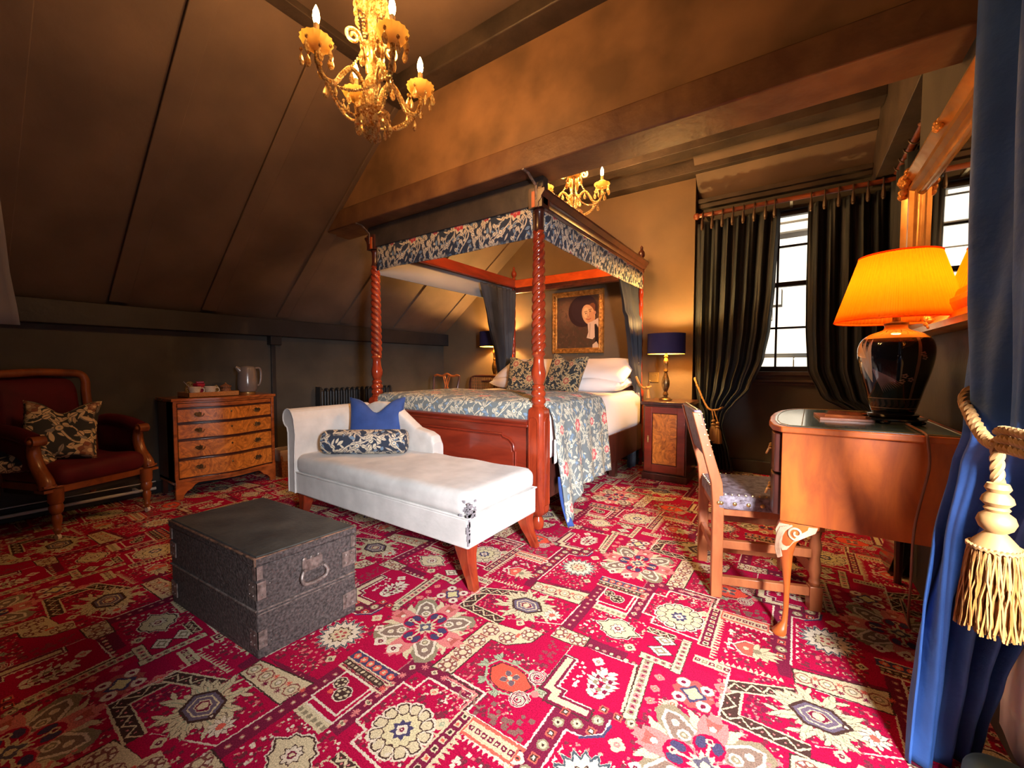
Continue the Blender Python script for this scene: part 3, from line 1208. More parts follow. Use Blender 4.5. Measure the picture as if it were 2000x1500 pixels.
M['orail'] = wood('bright_mahogany_rail', (.60, .095, .015), (.40, .05, .010), .3, (3, 3, 6), .4, 2)
M['dmahog'] = wood('dark_mahogany', (.085, .020, .013), (.03, .009, .007), .28, (6, 6, 1.5), .4, 2)
M['walnut'] = wood('walnut', (.50, .13, .028), (.19, .045, .012), .26, (2.2, 2.2, 5), .4, 5)
M['burl'] = wood('burr_walnut', (.78, .25, .035), (.26, .065, .012), .28, (2, 2, 2), .4, 6, burl=True)
M['desk'] = wood('desk_veneer', (.52, .115, .016), (.30, .058, .012), .34, (7, 7, 2), .25, 2)
M['oak'] = wood('chair_oak', (.50, .16, .055), (.30, .08, .028), .38, (6, 6, 1.4), .15, 2)
M['awood'] = wood('armchair_wood', (.34, .10, .026), (.16, .042, .014), .3, (5, 5, 2), .3, 2)
M['carve'] = wood('carved_knee', (.62, .42, .28), (.36, .22, .14), .3, (6, 6, 6), .3, 2)  # knee carving coloured paler, its reflective sheen painted in
M['trunk'] = mat('black_trunk_paint', (.125, .096, .092), .6, spec=.3, noise=((.040, .032, .031), 110), bump=.5, bscale=120)
M['trunktop'] = mat('trunk_lid_cloth', (.100, .096, .084), .5, spec=.4, noise=((.060, .057, .052), 9), bump=.25, bscale=60)
M['worn'] = mat('worn_edge', (.34, .17, .10), .6, noise=((.04, .03, .028), 55))
M['iron'] = mat('dark_iron', (.34, .27, .245), .45, .4, noise=((.12, .09, .08), 60))
M['velvet'] = mat('cream_velvet', (.64, .615, .59), .72, spec=.25, noise=((.52, .50, .48), 9), bump=.12, bscale=50, sheen=.15)
M['stain'] = mat('worn_grey_patch', (.24, .22, .24), .8)
M['bluevel'] = mat('royal_blue_velvet', (.035, .075, .26), .7, spec=.2, noise=((.025, .055, .20), 12), sheen=.15)
M['curtain'] = mat('dark_curtain_velvet', (.020, .026, .036), .6, spec=.3, noise=((.014, .018, .026), 9), sheen=.25)
M['curtblue'] = mat('blue_curtain_velvet', (.045, .125, .40), .6, spec=.25, noise=((.036, .10, .33), 10), bump=.25, bscale=45, sheen=.12)
M['bedcurt'] = mat('bed_curtain_velvet', (.030, .035, .050), .6, spec=.3, noise=((.022, .026, .04), 9), sheen=.3)
M['linen'] = mat('white_linen', (.72, .66, .65), .8, spec=.2, bump=.25, bscale=9)
M['lining'] = mat('valance_lining', (.30, .30, .31), .85)
M['redvel'] = mat('crimson_velvet', (.115, .007, .016), .65, spec=.25, noise=((.075, .005, .011), 8), sheen=.15)
M['gold'] = mat('gilt', (.72, .33, .07), .38, .55, noise=((.32, .12, .02), 30), bump=.6, bscale=70)
M['brass'] = mat('brass', (.62, .42, .16), .3, .9)
M['agebrass'] = mat('aged_brass', (.30, .20, .09), .35, .85, noise=((.10, .06, .03), 30))
M['goldm'] = mat('polished_gilt', (.75, .42, .15), .28, .85, noise=((.55, .26, .07), 9), bump=.1, bscale=30)
M['rope'] = mat('gold_rope', (.25, .125, .040), .6, sheen=.3)
M['fringe'] = mat('gold_fringe', (.34, .14, .026), .6, noise=((.18, .07, .012), 60), sheen=.2)
M['cord'] = mat('brown_flex', (.17, .06, .035), .5)
M['glassy'] = mat('crystal', (.80, .56, .20), .12, spec=.8, coat=.6, noise=((.42, .22, .04), 55), bump=.7, bscale=110)
M['bulb'] = mat('glowing_bulb', (1, .8, .5), .4, emis=(1.0, .62, .22), estr=45)
M['bulbw'] = mat('glowing_lamp_bulb', (1, .8, .5), .4, emis=(1.0, .55, .18), estr=12)
M['navy'] = mat('navy_shade', (.022, .020, .085), .75, spec=.2)
M['goldin'] = mat('gold_shade_lining', (.85, .55, .14), .5, .3)
M['black'] = mat('black_lacquer', (.006, .006, .008), .12, spec=.7, coat=.8)
M['bblack'] = mat('matt_black', (.012, .012, .013), .45)
M['leather'] = mat('desk_leather', (.045, .085, .085), .25, spec=.6, noise=((.035, .06, .062), 8), coat=.5)
M['chleath'] = mat('chair_leather', (.30, .26, .32), .42, spec=.5, noise=((.09, .055, .065), 45), bump=.5, bscale=110)  # bluish grey sheen is put into the leather's colour
M['stone'] = mat('facade_stone', (.62, .55, .45), .9, noise=((.42, .36, .28), 3), bump=.5, bscale=6)
M['pane'] = None
M['mirror'] = mat('mirror_glass', (.9, .9, .9), .02, 1.0)
M['kettle'] = mat('grey_kettle', (.17, .14, .135), .22, spec=.6, coat=.4)
M['china'] = mat('white_china', (.78, .70, .60), .25, noise=((.62, .50, .40), 70))
M['tray'] = wood('tray_inlay', (.62, .26, .07), (.22, .07, .02), .35, (30, 30, 30), .3, 3, burl=True)
M['wicker'] = mat('wicker', (.36, .14, .06), .6, noise=((.16, .06, .03), 90), bump=.8, bscale=120)
M['plastic'] = mat('clear_bin_liner', (.60, .48, .44), .25, spec=.6, trans=.4)
M['red'] = mat('red_packet', (.45, .015, .05), .4)
M['metal'] = mat('steel', (.5, .5, .52), .3, .9)
M['teal'] = mat('teal_upholstery', (.055, .115, .13), .6, sheen=.3)
M['cream'] = mat('cream_lining', (.80, .78, .70), .75)
M['radiator'] = mat('radiator_black', (.014, .015, .018), .4)
M['ring'] = mat('wooden_ring', (.05, .028, .02), .4)
M['pole'] = wood('pole_wood', (.22, .055, .022), (.10, .024, .012), .35, (1.5, 8, 8), .2, 2)
M['floral'] = fabric_img('floral_blue_cloth', fl_blue, .46)
M['floralp'] = fabric_img('floral_bedspread_cloth', fl_daylit, .48)
M['florald'] = fabric_img('floral_olive_cloth', fl_dark, .34)
M['florala'] = fabric_img('floral_grey_cloth', fl_grey, .56, tint=(1, 1, 1))
M['portrait'] = fabric_img('painted_canvas', portrait_img, 1, mode='UV', rough=.4, bump=.05, sheen=0)
M['vase'] = fabric_img('painted_porcelain', vase_img, 1, mode='UV', rough=.10, bump=0, sheen=0)
_b = M['vase'].node_tree.nodes['Principled BSDF']
_b.inputs['Coat Weight'].default_value = .9
_b.inputs['Coat Roughness'].default_value = .05


def glass_pane():
    m = bpy.data.materials.new('window_glass')
    t, N, L = NT(m)
    for x in list(N):
        if x.type == 'BSDF_PRINCIPLED':
            N.remove(x)
    out = [x for x in N if x.type == 'OUTPUT_MATERIAL'][0]
    tr = N.new('ShaderNodeBsdfTransparent')
    gl = N.new('ShaderNodeBsdfGlossy')
    gl.inputs['Roughness'].default_value = .02
    mx = N.new('ShaderNodeMixShader')
    mx.inputs[0].default_value = .05
    L.new(tr.outputs[0], mx.inputs[1])
    L.new(gl.outputs[0], mx.inputs[2])
    L.new(mx.outputs[0], out.inputs[0])
    return m


def shade_mat(name, col, tcol, w=.6):
    m = bpy.data.materials.new(name)
    t, N, L = NT(m)
    for x in list(N):
        if x.type == 'BSDF_PRINCIPLED':
            N.remove(x)
    out = [x for x in N if x.type == 'OUTPUT_MATERIAL'][0]
    df = N.new('ShaderNodeBsdfDiffuse')
    df.inputs[0].default_value = (*col, 1)
    tr = N.new('ShaderNodeBsdfTranslucent')
    tr.inputs[0].default_value = (*tcol, 1)
    mx = N.new('ShaderNodeMixShader')
    mx.inputs[0].default_value = w
    L.new(df.outputs[0], mx.inputs[1])
    L.new(tr.outputs[0], mx.inputs[2])
    L.new(mx.outputs[0], out.inputs[0])
    return m


M['pane'] = glass_pane()
M['glassy'] = shade_mat('crystal_glass', (.80, .58, .24), (1.0, .82, .42), .45)
_t = M['glassy'].node_tree
_tc = _t.nodes.new('ShaderNodeTexCoord')
_nn = _t.nodes.new('ShaderNodeTexNoise')
_nn.inputs['Scale'].default_value = 110
_t.links.new(_tc.outputs['Object'], _nn.inputs['Vector'])
_rr = _t.nodes.new('ShaderNodeValToRGB')
_rr.color_ramp.elements[0].position = .42
_rr.color_ramp.elements[1].position = .56
_rr.color_ramp.elements[0].color = (.48, .24, .05, 1)
_rr.color_ramp.elements[1].color = (1.0, .85, .45, 1)  # pale gold against dark amber: sparkle of the glass painted as noise
_t.links.new(_nn.outputs['Fac'], _rr.inputs['Fac'])
for _x in _t.nodes:
    if _x.type in ('BSDF_DIFFUSE', 'BSDF_TRANSLUCENT'):
        _t.links.new(_rr.outputs['Color'], _x.inputs[0])
_o = [x for x in _t.nodes if x.type == 'OUTPUT_MATERIAL'][0]
_s = _o.inputs[0].links[0].from_socket
_g = _t.nodes.new('ShaderNodeBsdfGlossy')
_g.inputs['Roughness'].default_value = .12
_n = _t.nodes.new('ShaderNodeTexNoise')
_n.inputs['Scale'].default_value = 120
_b2 = _t.nodes.new('ShaderNodeBump')
_b2.inputs['Strength'].default_value = .8
_b2.inputs['Distance'].default_value = .01
_t.links.new(_n.outputs['Fac'], _b2.inputs['Height'])
_t.links.new(_b2.outputs['Normal'], _g.inputs['Normal'])
_g.inputs['Color'].default_value = (1.0, .80, .42, 1)
_m = _t.nodes.new('ShaderNodeMixShader')
_m.inputs[0].default_value = .5
_t.links.new(_s, _m.inputs[1])
_t.links.new(_g.outputs[0], _m.inputs[2])
_t.links.new(_m.outputs[0], _o.inputs[0])
M['glasspan'] = shade_mat('lit_crystal', (.90, .68, .28), (1.0, .86, .42), .5)
M['shade'] = shade_mat('orange_pleated_silk', (.80, .24, .02), (1.0, .27, .006), .6)
# ================================================================== THE SETTING
XL, XR, YF, YB, ZC = -4.12, 0.48, -1.7, 4.28, 2.91
TS = math.tan(R(38))


def slope_z(x):
    return 1.44 + (x - XL) * TS


fl = MB().grid(lambda u, v: (-4.2 + 5.4 * u, -1.8 + 6.4 * v, 0), 20, 24)
struct(fl, 'floor', M['carpet'], sm=False, uv=lambda p: tuple(cinv @ np.array([p[0], p[1]])))
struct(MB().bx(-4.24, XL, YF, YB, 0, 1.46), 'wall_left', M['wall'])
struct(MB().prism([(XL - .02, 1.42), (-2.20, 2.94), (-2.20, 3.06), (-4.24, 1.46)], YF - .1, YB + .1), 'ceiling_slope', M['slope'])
struct(MB().bx(-2.26, 1.1, YF - .1, 4.6, ZC, ZC + .1), 'ceiling', M['slope'])
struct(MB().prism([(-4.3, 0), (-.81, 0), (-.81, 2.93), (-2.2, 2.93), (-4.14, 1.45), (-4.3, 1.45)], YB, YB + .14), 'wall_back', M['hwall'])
# window wall with its opening
wb = MB()
WX0, WX1, WZ0, WZ1, WY = -.40, .42, .95, 2.38, 4.42
for b in ((-.90, WX0, 0, ZC), (WX1, 1.0, 0, ZC), (WX0, WX1, 0, WZ0 - .03), (WX0, WX1, WZ1, ZC)):
    wb.bx(b[0], b[1], WY, WY + .16, b[2], b[3])
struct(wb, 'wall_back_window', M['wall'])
# right wall with the daylight window beside the camera
wr = MB()
VY0, VY1, VZ0, VZ1 = -.42, 1.08, .12, 2.02
for b in ((YF, VY0, 0, ZC), (VY1, 2.81, 0, ZC), (VY0, VY1, 0, VZ0), (VY0, VY1, VZ1, ZC)):
    wr.bx(XR, .80, b[0], b[1], b[2], b[3])
struct(wr, 'wall_right', M['wall'])
struct(MB().bx(.86, .98, 2.6, 4.5, 0, ZC), 'wall_right_bay', M['wall'])
struct(MB().bx(.79, .98, 2.6, 2.81, 0, ZC), 'wall_right_return', M['wall'])
struct(MB().bx(-4.3, 1.0, YF - .12, YF, 0, 3.0), 'wall_front', M['wall'])
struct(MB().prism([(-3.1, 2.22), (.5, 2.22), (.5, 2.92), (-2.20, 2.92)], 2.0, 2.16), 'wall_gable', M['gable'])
# timbers
struct(MB().bx(-3.27, .5, 1.985, 2.22, 2.11, 2.258), 'trim_1', M['beamb'], bev=.008)
struct(MB().bx(-2.34, .5, 1.86, 2.01, 2.80, 2.915), 'trim_2', M['beam'], bev=.008)
struct(MB().bx(XL - .01, -4.02, YF, YB, 1.28, 1.44), 'trim_3', M['dbeam'], bev=.006)
n = 4
for y in (-.9, -.25, .29, .86, 1.42, 2.02, 2.68, 3.40, 4.09):
    k = MB()
    a, b = Vector((XL + .05, 0, slope_z(XL + .05))), Vector((-2.2, 0, slope_z(-2.2)))
    nn = Vector((TS, 0, -1)).normalized()
    q0, q1 = a + nn * .022, b + nn * .022
    k.prism([(a.x, a.z), (b.x, b.z), (q1.x, q1.z), (q0.x, q0.z)], y - .055, y + .055)
    struct(k, 'trim_%d' % n, M['slope'], bev=.004)
    n += 1
for b in ((-2.28, -2.19, YF, 1.9, 2.87, 2.92), (-2.3, .48, 4.14, 4.29, 2.79, 2.92), (-2.3, .48, 3.80, 3.95, 2.84, 2.92), (XL, -4.04, 1.90, 2.0, 1.20, 1.30),
          (XL, -4.10, 1.93, 1.97, 0, 1.28), (-.80, .48, 4.33, 4.43, 2.56, 2.60), (-.80, .48, 4.36, 4.43, 2.52, 2.56), (.48, .64, 2.80, 4.43, 2.43, 2.92)):
    struct(MB().bx(*b), 'trim_%d' % n, M['dbeam'] if b[0] == XL else M['beam'], bev=.004)
    n += 1
struct(MB().prism([(4.43, 2.60), (4.05, 2.92), (4.43, 2.92)], -.80, .48, plane='YZ'), 'ceiling_cove', M['slope'])
for b, s in (((-.81, .95, 4.385, 4.425, 0, .12), 'back'), ((XL, XL + .02, YF, YB, 0, .09), 'left'), ((-4.1, -.8, 4.26, 4.285, 0, .11), 'back_alcove')):
    struct(MB().bx(*b), 'baseboard_' + s, M['skirt'], bev=.004)
# window 1
w = MB()
for b in ((WX0, WX0 + .04, WZ0, WZ1), (WX1 - .04, WX1, WZ0, WZ1), (WX0, WX1, WZ0, WZ0 + .045), (WX0, WX1, WZ1 - .04, WZ1), (WX0, WX1, 1.715, 1.755)):
    w.bx(b[0], b[1], 4.46, 4.51, b[2], b[3])
for x in (-.140, .145):
    w.bx(x - .009, x + .009, 4.475, 4.50, WZ0, WZ1)
for z in (1.345, 2.075):
    w.bx(WX0, WX1, 4.475, 4.50, z - .009, z + .009)
wo = struct(w, 'window_1', M['skirt'], bev=.002)
g = MB().bx(WX0 + .02, WX1 - .02, 4.485, 4.489, WZ0 + .02, WZ1 - .02).build('window_pane', M['pane'], wo)
s_ = MB()
for k, (d, z0, z1) in enumerate(((.06, .915, .95), (.035, .88, .915), (.05, .855, .88), (.02, .83, .855))):
    s_.bx(WX0 - .08, WX1 + .08, 4.42 - d, 4.50 if k == 0 else 4.43, z0, z1)
s_.build('window_sill', M['beam'], wo, bev=.004)
# window 2, beside the camera
w = MB()
for b in ((VY0, VY0 + .05, VZ0, VZ1), (VY1 - .05, VY1, VZ0, VZ1), (VY0, VY1, VZ0, VZ0 + .05), (VY0, VY1, VZ1 - .05, VZ1)):
    w.bx(.77, .81, b[0], b[1], b[2], b[3])
wo = struct(w, 'window_2', M['white'], bev=.003)
MB().bx(.787, .790, VY0 + .03, VY1 - .03, VZ0 + .03, VZ1 - .03).build('window_pane', M['pane'], wo)
MB().bx(.44, .80, VY0 - .03, VY1 + .03, VZ0 - .03, VZ0).build('window_sill', M['white'], wo, bev=.004)
# across the street
f = MB()
q = random.Random(1)
z = -2.5
while z < 6.5:
    h = q.uniform(.22, .36)
    x = -5.0 + q.uniform(0, .4)
    while x < 5:
        L_ = q.uniform(.4, .9)
        if not (-.5 < x + L_ / 2 < .35 and 1.2 < z < 3.2):
            d = q.uniform(0, .05)
            f.bx(x, x + L_ - .02, 8 - d, 8.2, z, z + h - .02)
        x += L_
    z += h
f.bx(-5.2, 5.2, 8.03, 8.3, -2.6, 6.6)
fo = tag(f.build('stone_building', M['stone'], sm=False), 'sunlit pale stone house front seen through the window', 'building')
fw = MB()
for b in ((-.5, -.44, 1.2, 3.2), (.29, .35, 1.2, 3.2), (-.5, .35, 1.2, 1.27), (-.5, .35, 3.13, 3.2),):
    fw.bx(b[0], b[1], 7.9, 8.04, b[2], b[3])
fw.build('window_frame', M['stone'], fo)

# ================================================================== THE FOUR-POSTER BED
bed = thing('four_poster_bed', 'four poster bed of red mahogany with spiral turned posts and floral valance', 'bed', (-2.0, 3.1, 0))
PX0, PX1, PY0, PY1 = -2.80, -1.27, 2.135, 4.12


def post(x, y, hand, small=False):
    m = MB()
    if not small:
        m.lathe([(.022, 0), (.030, .006), (.037, .03), (.036, .055), (.026, .075), (.022, .085), (.03, .09)], (x, y, 0), 20)
        hw = .058

        def sq(a, z):
            c = max(abs(math.cos(a)), abs(math.sin(a)))
            d = max(abs(math.cos(a + PI / 4)), abs(math.sin(a + PI / 4)))
            return min(1 / c, 1.16 / d)
        m.lathe([(hw * .6, .088), (hw * .95, .11), (hw, .13), (hw, .70), (hw * .94, .735), (hw * .66, .752)], (x, y, 0), 64, rf=sq)
        # raised arched panels on the visible faces of the block
        for fx, fy in ((0, -1), (1, 0)):
            pth = []
            for (a, z) in ((-.030, .16), (-.030, .66), (-.022, .685), (0, .695), (.022, .685), (.030, .66), (.030, .16)):
                if fy:
                    pth.append((x + a, y - hw - .001, z))
                else:
                    pth.append((x + hw + .001, y + a, z))
            m.tube(pth, .0045, 6, closed=True)
        m.lathe([(.036, .748), (.042, .757), (.036, .768), (.043, .778), (.046, .790), (.043, .802), (.036, .812), (.043, .822), (.046, .834), (.042, .846), (.034, .856),
                 (.038, .864), (.041, .872), (.036, .882), (.027, .892)], (x, y, 0), 28)

        def carve(a, z):
            return 1 + .06 * abs(math.sin(4 * a + z * 18)) * (1 if z < .98 else .1)
        m.lathe([(.027, .890), (.033, .905), (.041, .93), (.043, .955), (.040, .975), (.035, 1.0), (.032, 1.03), (.031, 1.055), (.038, 1.062), (.043, 1.070), (.038, 1.080), (.036, 1.084)], (x, y, 0), 48, rf=carve)
        z0, z1, r0, r1 = 1.084, 1.80, .046, .036
        m2 = MB()

        def tw(u, v):
            a = 2 * PI * u
            z = z0 + (z1 - z0) * v
            rb = r0 + (r1 - r0) * v
            rb *= min(1, .86 + 3 * v)
            s = abs(math.sin(1.5 * (a - hand * (z - z0) * 2 * PI / .15)))
            rr_ = rb * (.64 + .36 * s ** .7)
            return (x + rr_ * math.cos(a), y + rr_ * math.sin(a), z)
        m2.grid(tw, 48, 240, cu=True, flip=False)
        m3 = MB().lathe([(.029, 1.795), (.033, 1.802), (.029, 1.812), (.026, 1.83), (.026, 1.90), (.030, 1.912), (.034, 1.918), (.030, 1.926)], (x, y, 0), 24)
        m3.bx(x - .045, x + .045, y - .045, y + .045, 1.926, 2.04)
        p = m.build('post', M['mahog'], bed, W=True, bev=0, ang=50)
        m2.build('spiral_turning', M['mahog'], p, ang=80)
        m3.build('capital', M['dmahog'], p)
        for o in p.children:
            o.matrix_parent_inverse = Matrix.Identity(4)
            o.location = (-bed.location.x, -bed.location.y, 0)
    else:
        m.lathe([(.03, 0), (.035, .03), (.028, .07), (.04, .08), (.04, .75), (.022, .77), (.03, .80), (.022, .83)], (x, y, 0), 20)
        z0, z1 = .83, 1.96
        k = m.mark()

        def tw(u, v):
            a = 2 * PI * u
            z = z0 + (z1 - z0) * v
            s = abs(math.sin(a + hand * (z - z0) * 2 * PI / .12 * .5))
            rr_ = .024 * (.74 + .26 * s)
            return (x + rr_ * math.cos(a), y + rr_ * math.sin(a), z)
        m.grid(tw, 20, 200, cu=True)
        p = m.build('post', M['mahog'], bed, W=True, ang=70)
        f = MB().lathe([(.03, 1.93), (.03, 2.03), (.020, 2.04), (.016, 2.06), (.030, 2.08), (.034, 2.10), (.030, 2.125), (.018, 2.14), (.012, 2.15), (.016, 2.165), (.010, 2.18), (.002, 2.19)], (x, y, 0), 20)
        fo = f.build('finial', M['dmahog'] if x > -2 else M['mahog'], p)
        fo.location = (-bed.location.x, -bed.location.y, 0)


post(PX1, PY0, 1)
post(PX0, PY0, -1)
post(PX1, PY1, 1, True)
post(PX0, PY1, -1, True)


def cornice(name, a, b, side, material):
    """moulded rail from a to b at canopy height; side = outward direction"""
    prof = [(0, 1.925), (.020, 1.925), (.026, 1.94), (.022, 1.952), (.034, 1.962), (.044, 1.975), (.044, 1.985), (.056, 2.00), (.066, 2.012), (.066, 2.028), (0, 2.028)]
    m = MB()
    A, B, S = Vector(a), Vector(b), Vector(side)
    k = len(prof)
    vs = []
    for P in (A, B):
        for (o_, z) in prof:
            vs.append((P.x + S.x * o_, P.y + S.y * o_, z))
    fs = [tuple(range(k)), tuple(range(2 * k - 1, k - 1, -1))] + [(i, (i + 1) % k, k + (i + 1) % k, k + i) for i in range(k)]
    m.add(vs, fs)
    o = m.build(name, M['dmahog'], bed, W=True, bev=.0015)
    I = -S
    k2 = MB().bx(min(A.x, B.x) + min(0, I.x * .022), max(A.x, B.x) + max(0, I.x * .022), min(A.y, B.y) + min(0, I.y * .022), max(A.y, B.y) + max(0, I.y * .022), 1.93, 2.02)
    k2 = k2.build('inner_board', material, o)
    k2.location = (-bed.location.x, -bed.location.y, 0)
    return o


cornice('canopy_rail', (PX1, PY0 - .05), (PX1, PY1 + .03), (1, 0), M['orail'])
cornice('canopy_rail', (PX0, PY0 - .05), (PX0, PY1 + .03), (-1, 0), M['orail'])
MB().bx(PX0 - .05, PX1 + .045, PY0 - .03, PY0 + .03, 1.945, 2.105).build('canopy_rail', M['beam'], bed, W=True, bev=.003)
cornice('canopy_rail', (PX0, PY1), (PX1, PY1), (0, 1), M['orail'])
k = MB().bx(PX0 - .0, PX1, PY1 - .02, PY1 + .0, 1.865, 1.93)
k.tube([(PX0, PY1 - .03, 1.873), (PX1, PY1 - .03, 1.873)], .018, 10)
k.build('head_moulding', M['dmahog'], bed, W=True)
k = MB()
k.bx(PX0 + .02, PX0 + .032, PY0, PY1, 1.93, 2.03)
k.tube([(PX0 + .035, PY0 + .05, 1.935), (PX0 + .035, PY1, 1.935)], .012, 8)
k.build('inner_moulding', M['mahogy'], bed, W=True)
# valances
v = MB()
v.grid(lambda u, w_: (PX0 + .035 + (PX1 - PX0 - .07) * u, PY0 - .012 + .003 * math.sin(u * 30), 1.762 + .20 * w_ + .004 * math.sin(u * 9) * (1 - w_)), 60, 2)
v.build('valance', M['floral'], bed, W=True, solid=.008)
v = MB()
v.grid(lambda u, w_: (PX1 + .012 + .003 * math.sin(u * 40), PY0 + .04 + (PY1 - PY0 - .03) * u, (1.762 - .012 * math.sin(u * PI)) + .19 * w_), 60, 2)
v.build('valance', M['floral'], bed, W=True, solid=.008)
v = MB()
v.grid(lambda u, w_: (PX0 - .02, PY0 + .04 + (PY1 - PY0 - .03) * u, 1.745 + .20 * w_), 60, 2)
lv = v.build('valance', M['lining'], bed, W=True, solid=.008)
lv['label'] = 'valance showing its plain pale lining'
# footboard with shaped field panel
fb = MB().bx(PX0 + .05, PX1 - .05, 2.115, 2.155, .10, .64)
fbo = fb.build('footboard', M['mahogx'], bed, W=True, bev=.003)
t = MB()
prof = [(2.085, .628), (2.090, .640), (2.080, .648), (2.075, .662), (2.090, .672), (2.175, .672), (2.175, .628)]
t.prism(prof, PX0 + .05, PX1 - .05, plane='YZ')
to = t.build('top_moulding', M['mahogx'], fbo, bev=.001)
pn = MB()


def panel_outline(x0, x1, z0, z1, c):
    return [(x0, z0), (x1, z0), (x1, z1 - c), (x1 - .012, z1 - c + .004), (x1 - .018, z1 - c * .55), (x1 - c * .5, z1 - .025), (x1 - c, z1 - .012), (x1 - c - .004, z1), (x0 + c + .004, z1), (x0 + c, z1 - .012), (x0 + c * .5, z1 - .025), (x0 + .018, z1 - c * .55), (x0 + .012, z1 - c + .004), (x0, z1 - c)]


po = panel_outline(-2.60, -1.42, .17, .565, .10)
pn.tube([(a, 2.110, b) for a, b in po], .008, 8, closed=True, up0=(0, 1, 0))
po2 = [(-2.01 + (a + 2.01) * .975, .37 + (b - .37) * .93) for a, b in po]
pn.prism(po2, 2.106, 2.118)
pno = pn.build('field_panel', M['mahogx'], fbo, bev=.003)
for o in (to, pno):
    o.location = (-bed.location.x, -bed.location.y, 0)
for x in (PX1 + .012, PX0 - .012):
    MB().bx(x - .018, x + .018, PY0 + .05, PY1 - .02, .175, .425).build('side_rail', M['dmahog'], bed, W=True, bev=.004)
for i in range(2):
    MB().bx(PX1 - .09, PX1 - .03, PY0 + .5 + .9 * i, PY0 + .56 + .9 * i, 0, .2).build('leg', M['dmahog'], bed, W=True)
MB().bx(PX0 + .03, PX1 - .03, PY1 - .03, PY1 + .01, .1, .80).build('headboard', M['dmahog'], bed, W=True, bev=.003)
MB().bx(PX0 + .04, PX1 - .04, PY0 + .08, PY1 - .05, .35, .40).build('base', M['lining'], bed, W=True)


def hump(x, y, ax, ay, p=3):
    return max(0, 1 - (abs(x / ax) ** p + abs(y / ay) ** p)) ** (1 / p)


# mattress with white duvet
mt = MB()
mx0, mx1, my0, my1 = PX0 + .03, PX1 + .035, 2.19, 4.07


def soft_box(m, x0, x1, y0, y1, z0, z1, r, n=40, wob=0, seed=0):
    q = random.Random(seed)
    ph = [q.uniform(0, 6) for _ in range(6)]
    cx, cy, cz = (x0 + x1) / 2, (y0 + y1) / 2, (z0 + z1) / 2
    hx, hy, hz = (x1 - x0) / 2, (y1 - y0) / 2, (z1 - z0) / 2

    def fn(a, b, c):
        # cube point -> rounded box with wobble
        px, py, pz = a * hx, b * hy, c * hz
        ix, iy, iz = max(-hx + r, min(hx - r, px)), max(-hy + r, min(hy - r, py)), max(-hz + min(r, hz), min(hz - min(r, hz), pz))
        d = Vector((px - ix, py - iy, pz - iz))
        if d.length > 1e-6:
            d = d.normalized() * min(r, hz)
        w_ = wob * (math.sin(px * 9 + ph[0]) * math.sin(py * 7 + ph[1]) + .6 * math.sin(px * 19 + py * 13 + ph[2])) if c > 0 else 0
        return (cx + ix + d.x, cy + iy + d.y, cz + iz + d.z + w_)
    k = max(6, n // 4)
    m.grid(lambda u, v: fn(2 * u - 1, 2 * v - 1, 1), n, n)
    m.grid(lambda u, v: fn(2 * u - 1, 2 * v - 1, -1), n, n)
    m.grid(lambda u, v: fn(2 * u - 1, -1, 2 * v - 1), n, k)
    m.grid(lambda u, v: fn(2 * u - 1, 1, 2 * v - 1), n, k)
    m.grid(lambda u, v: fn(-1, 2 * u - 1, 2 * v - 1), n, k)
    m.grid(lambda u, v: fn(1, 2 * u - 1, 2 * v - 1), n, k)
    return m


def weld(o, d=.0008):
    import bmesh
    bm = bmesh.new()
    bm.from_mesh(o.data)
    bmesh.ops.remove_doubles(bm, verts=bm.verts, dist=d)
    bmesh.ops.recalc_face_normals(bm, faces=bm.faces)
    bm.to_mesh(o.data)
    bm.free()
    o.data.polygons.foreach_set('use_smooth', [True] * len(o.data.polygons))
    o.data.set_sharp_from_angle(angle=R(60))
    return o


mattress = weld(soft_box(mt, mx0, mx1, my0, my1, .405, .755, .05, 48, .003).build('mattress', M['linen']))
tag(mattress, 'white dressed mattress with white duvet on the four poster bed', 'mattress')

# bedspread: lies over the foot of the bed and falls down its right side
bs = MB()
sx = [(0, -2.79, .52), (.05, -2.795, .70), (.10, -2.75, .775), (.62, -1.33, .785), (.68, -1.235, .755), (.72, -1.205, .69), (.90, -1.175, .36), (1.0, -1.165, .19)]
YE0, YE1 = 2.115, 3.02


def spread(u, v):
    x, z = interp(sx, u)
    # v: 0 at the foot edge, 1 towards the pillows
    tb = [(0, YE0 - .008, -.115), (.05, YE0 - .012, -.07), (.11, YE0 + .004, -.015), (.17, YE0 + .06, .004), (1, YE1, 0)]
    y, dz = interp(tb, v)
    side = max(0, min(1, (u - .66) / .34))
    top = max(0, min(1, (u - .06) / .06)) * (1 - max(0, min(1, (u - .62) / .06)))
    z2 = z + dz * top
    if side > 0:
        # hanging part: starts past the post, corner droops to the floor
        y = YE0 + .08 + (YE1 + .03 * side - YE0 - .08) * v + .03 * side * (1 - v)
        z2 -= side * side * .17 * max(0, 1 - v * 2.6) ** 1.2
        x += .018 * math.sin(v * 26) * side * (1.0 - .3 * v) + .05 * side * side * max(0, 1 - v * 2.2)
    else:
        x2 = 0
    z2 += .008 * math.sin(x * 5 + 1) * math.sin(y * 4) * top
    return (x, y, max(z2, .012))


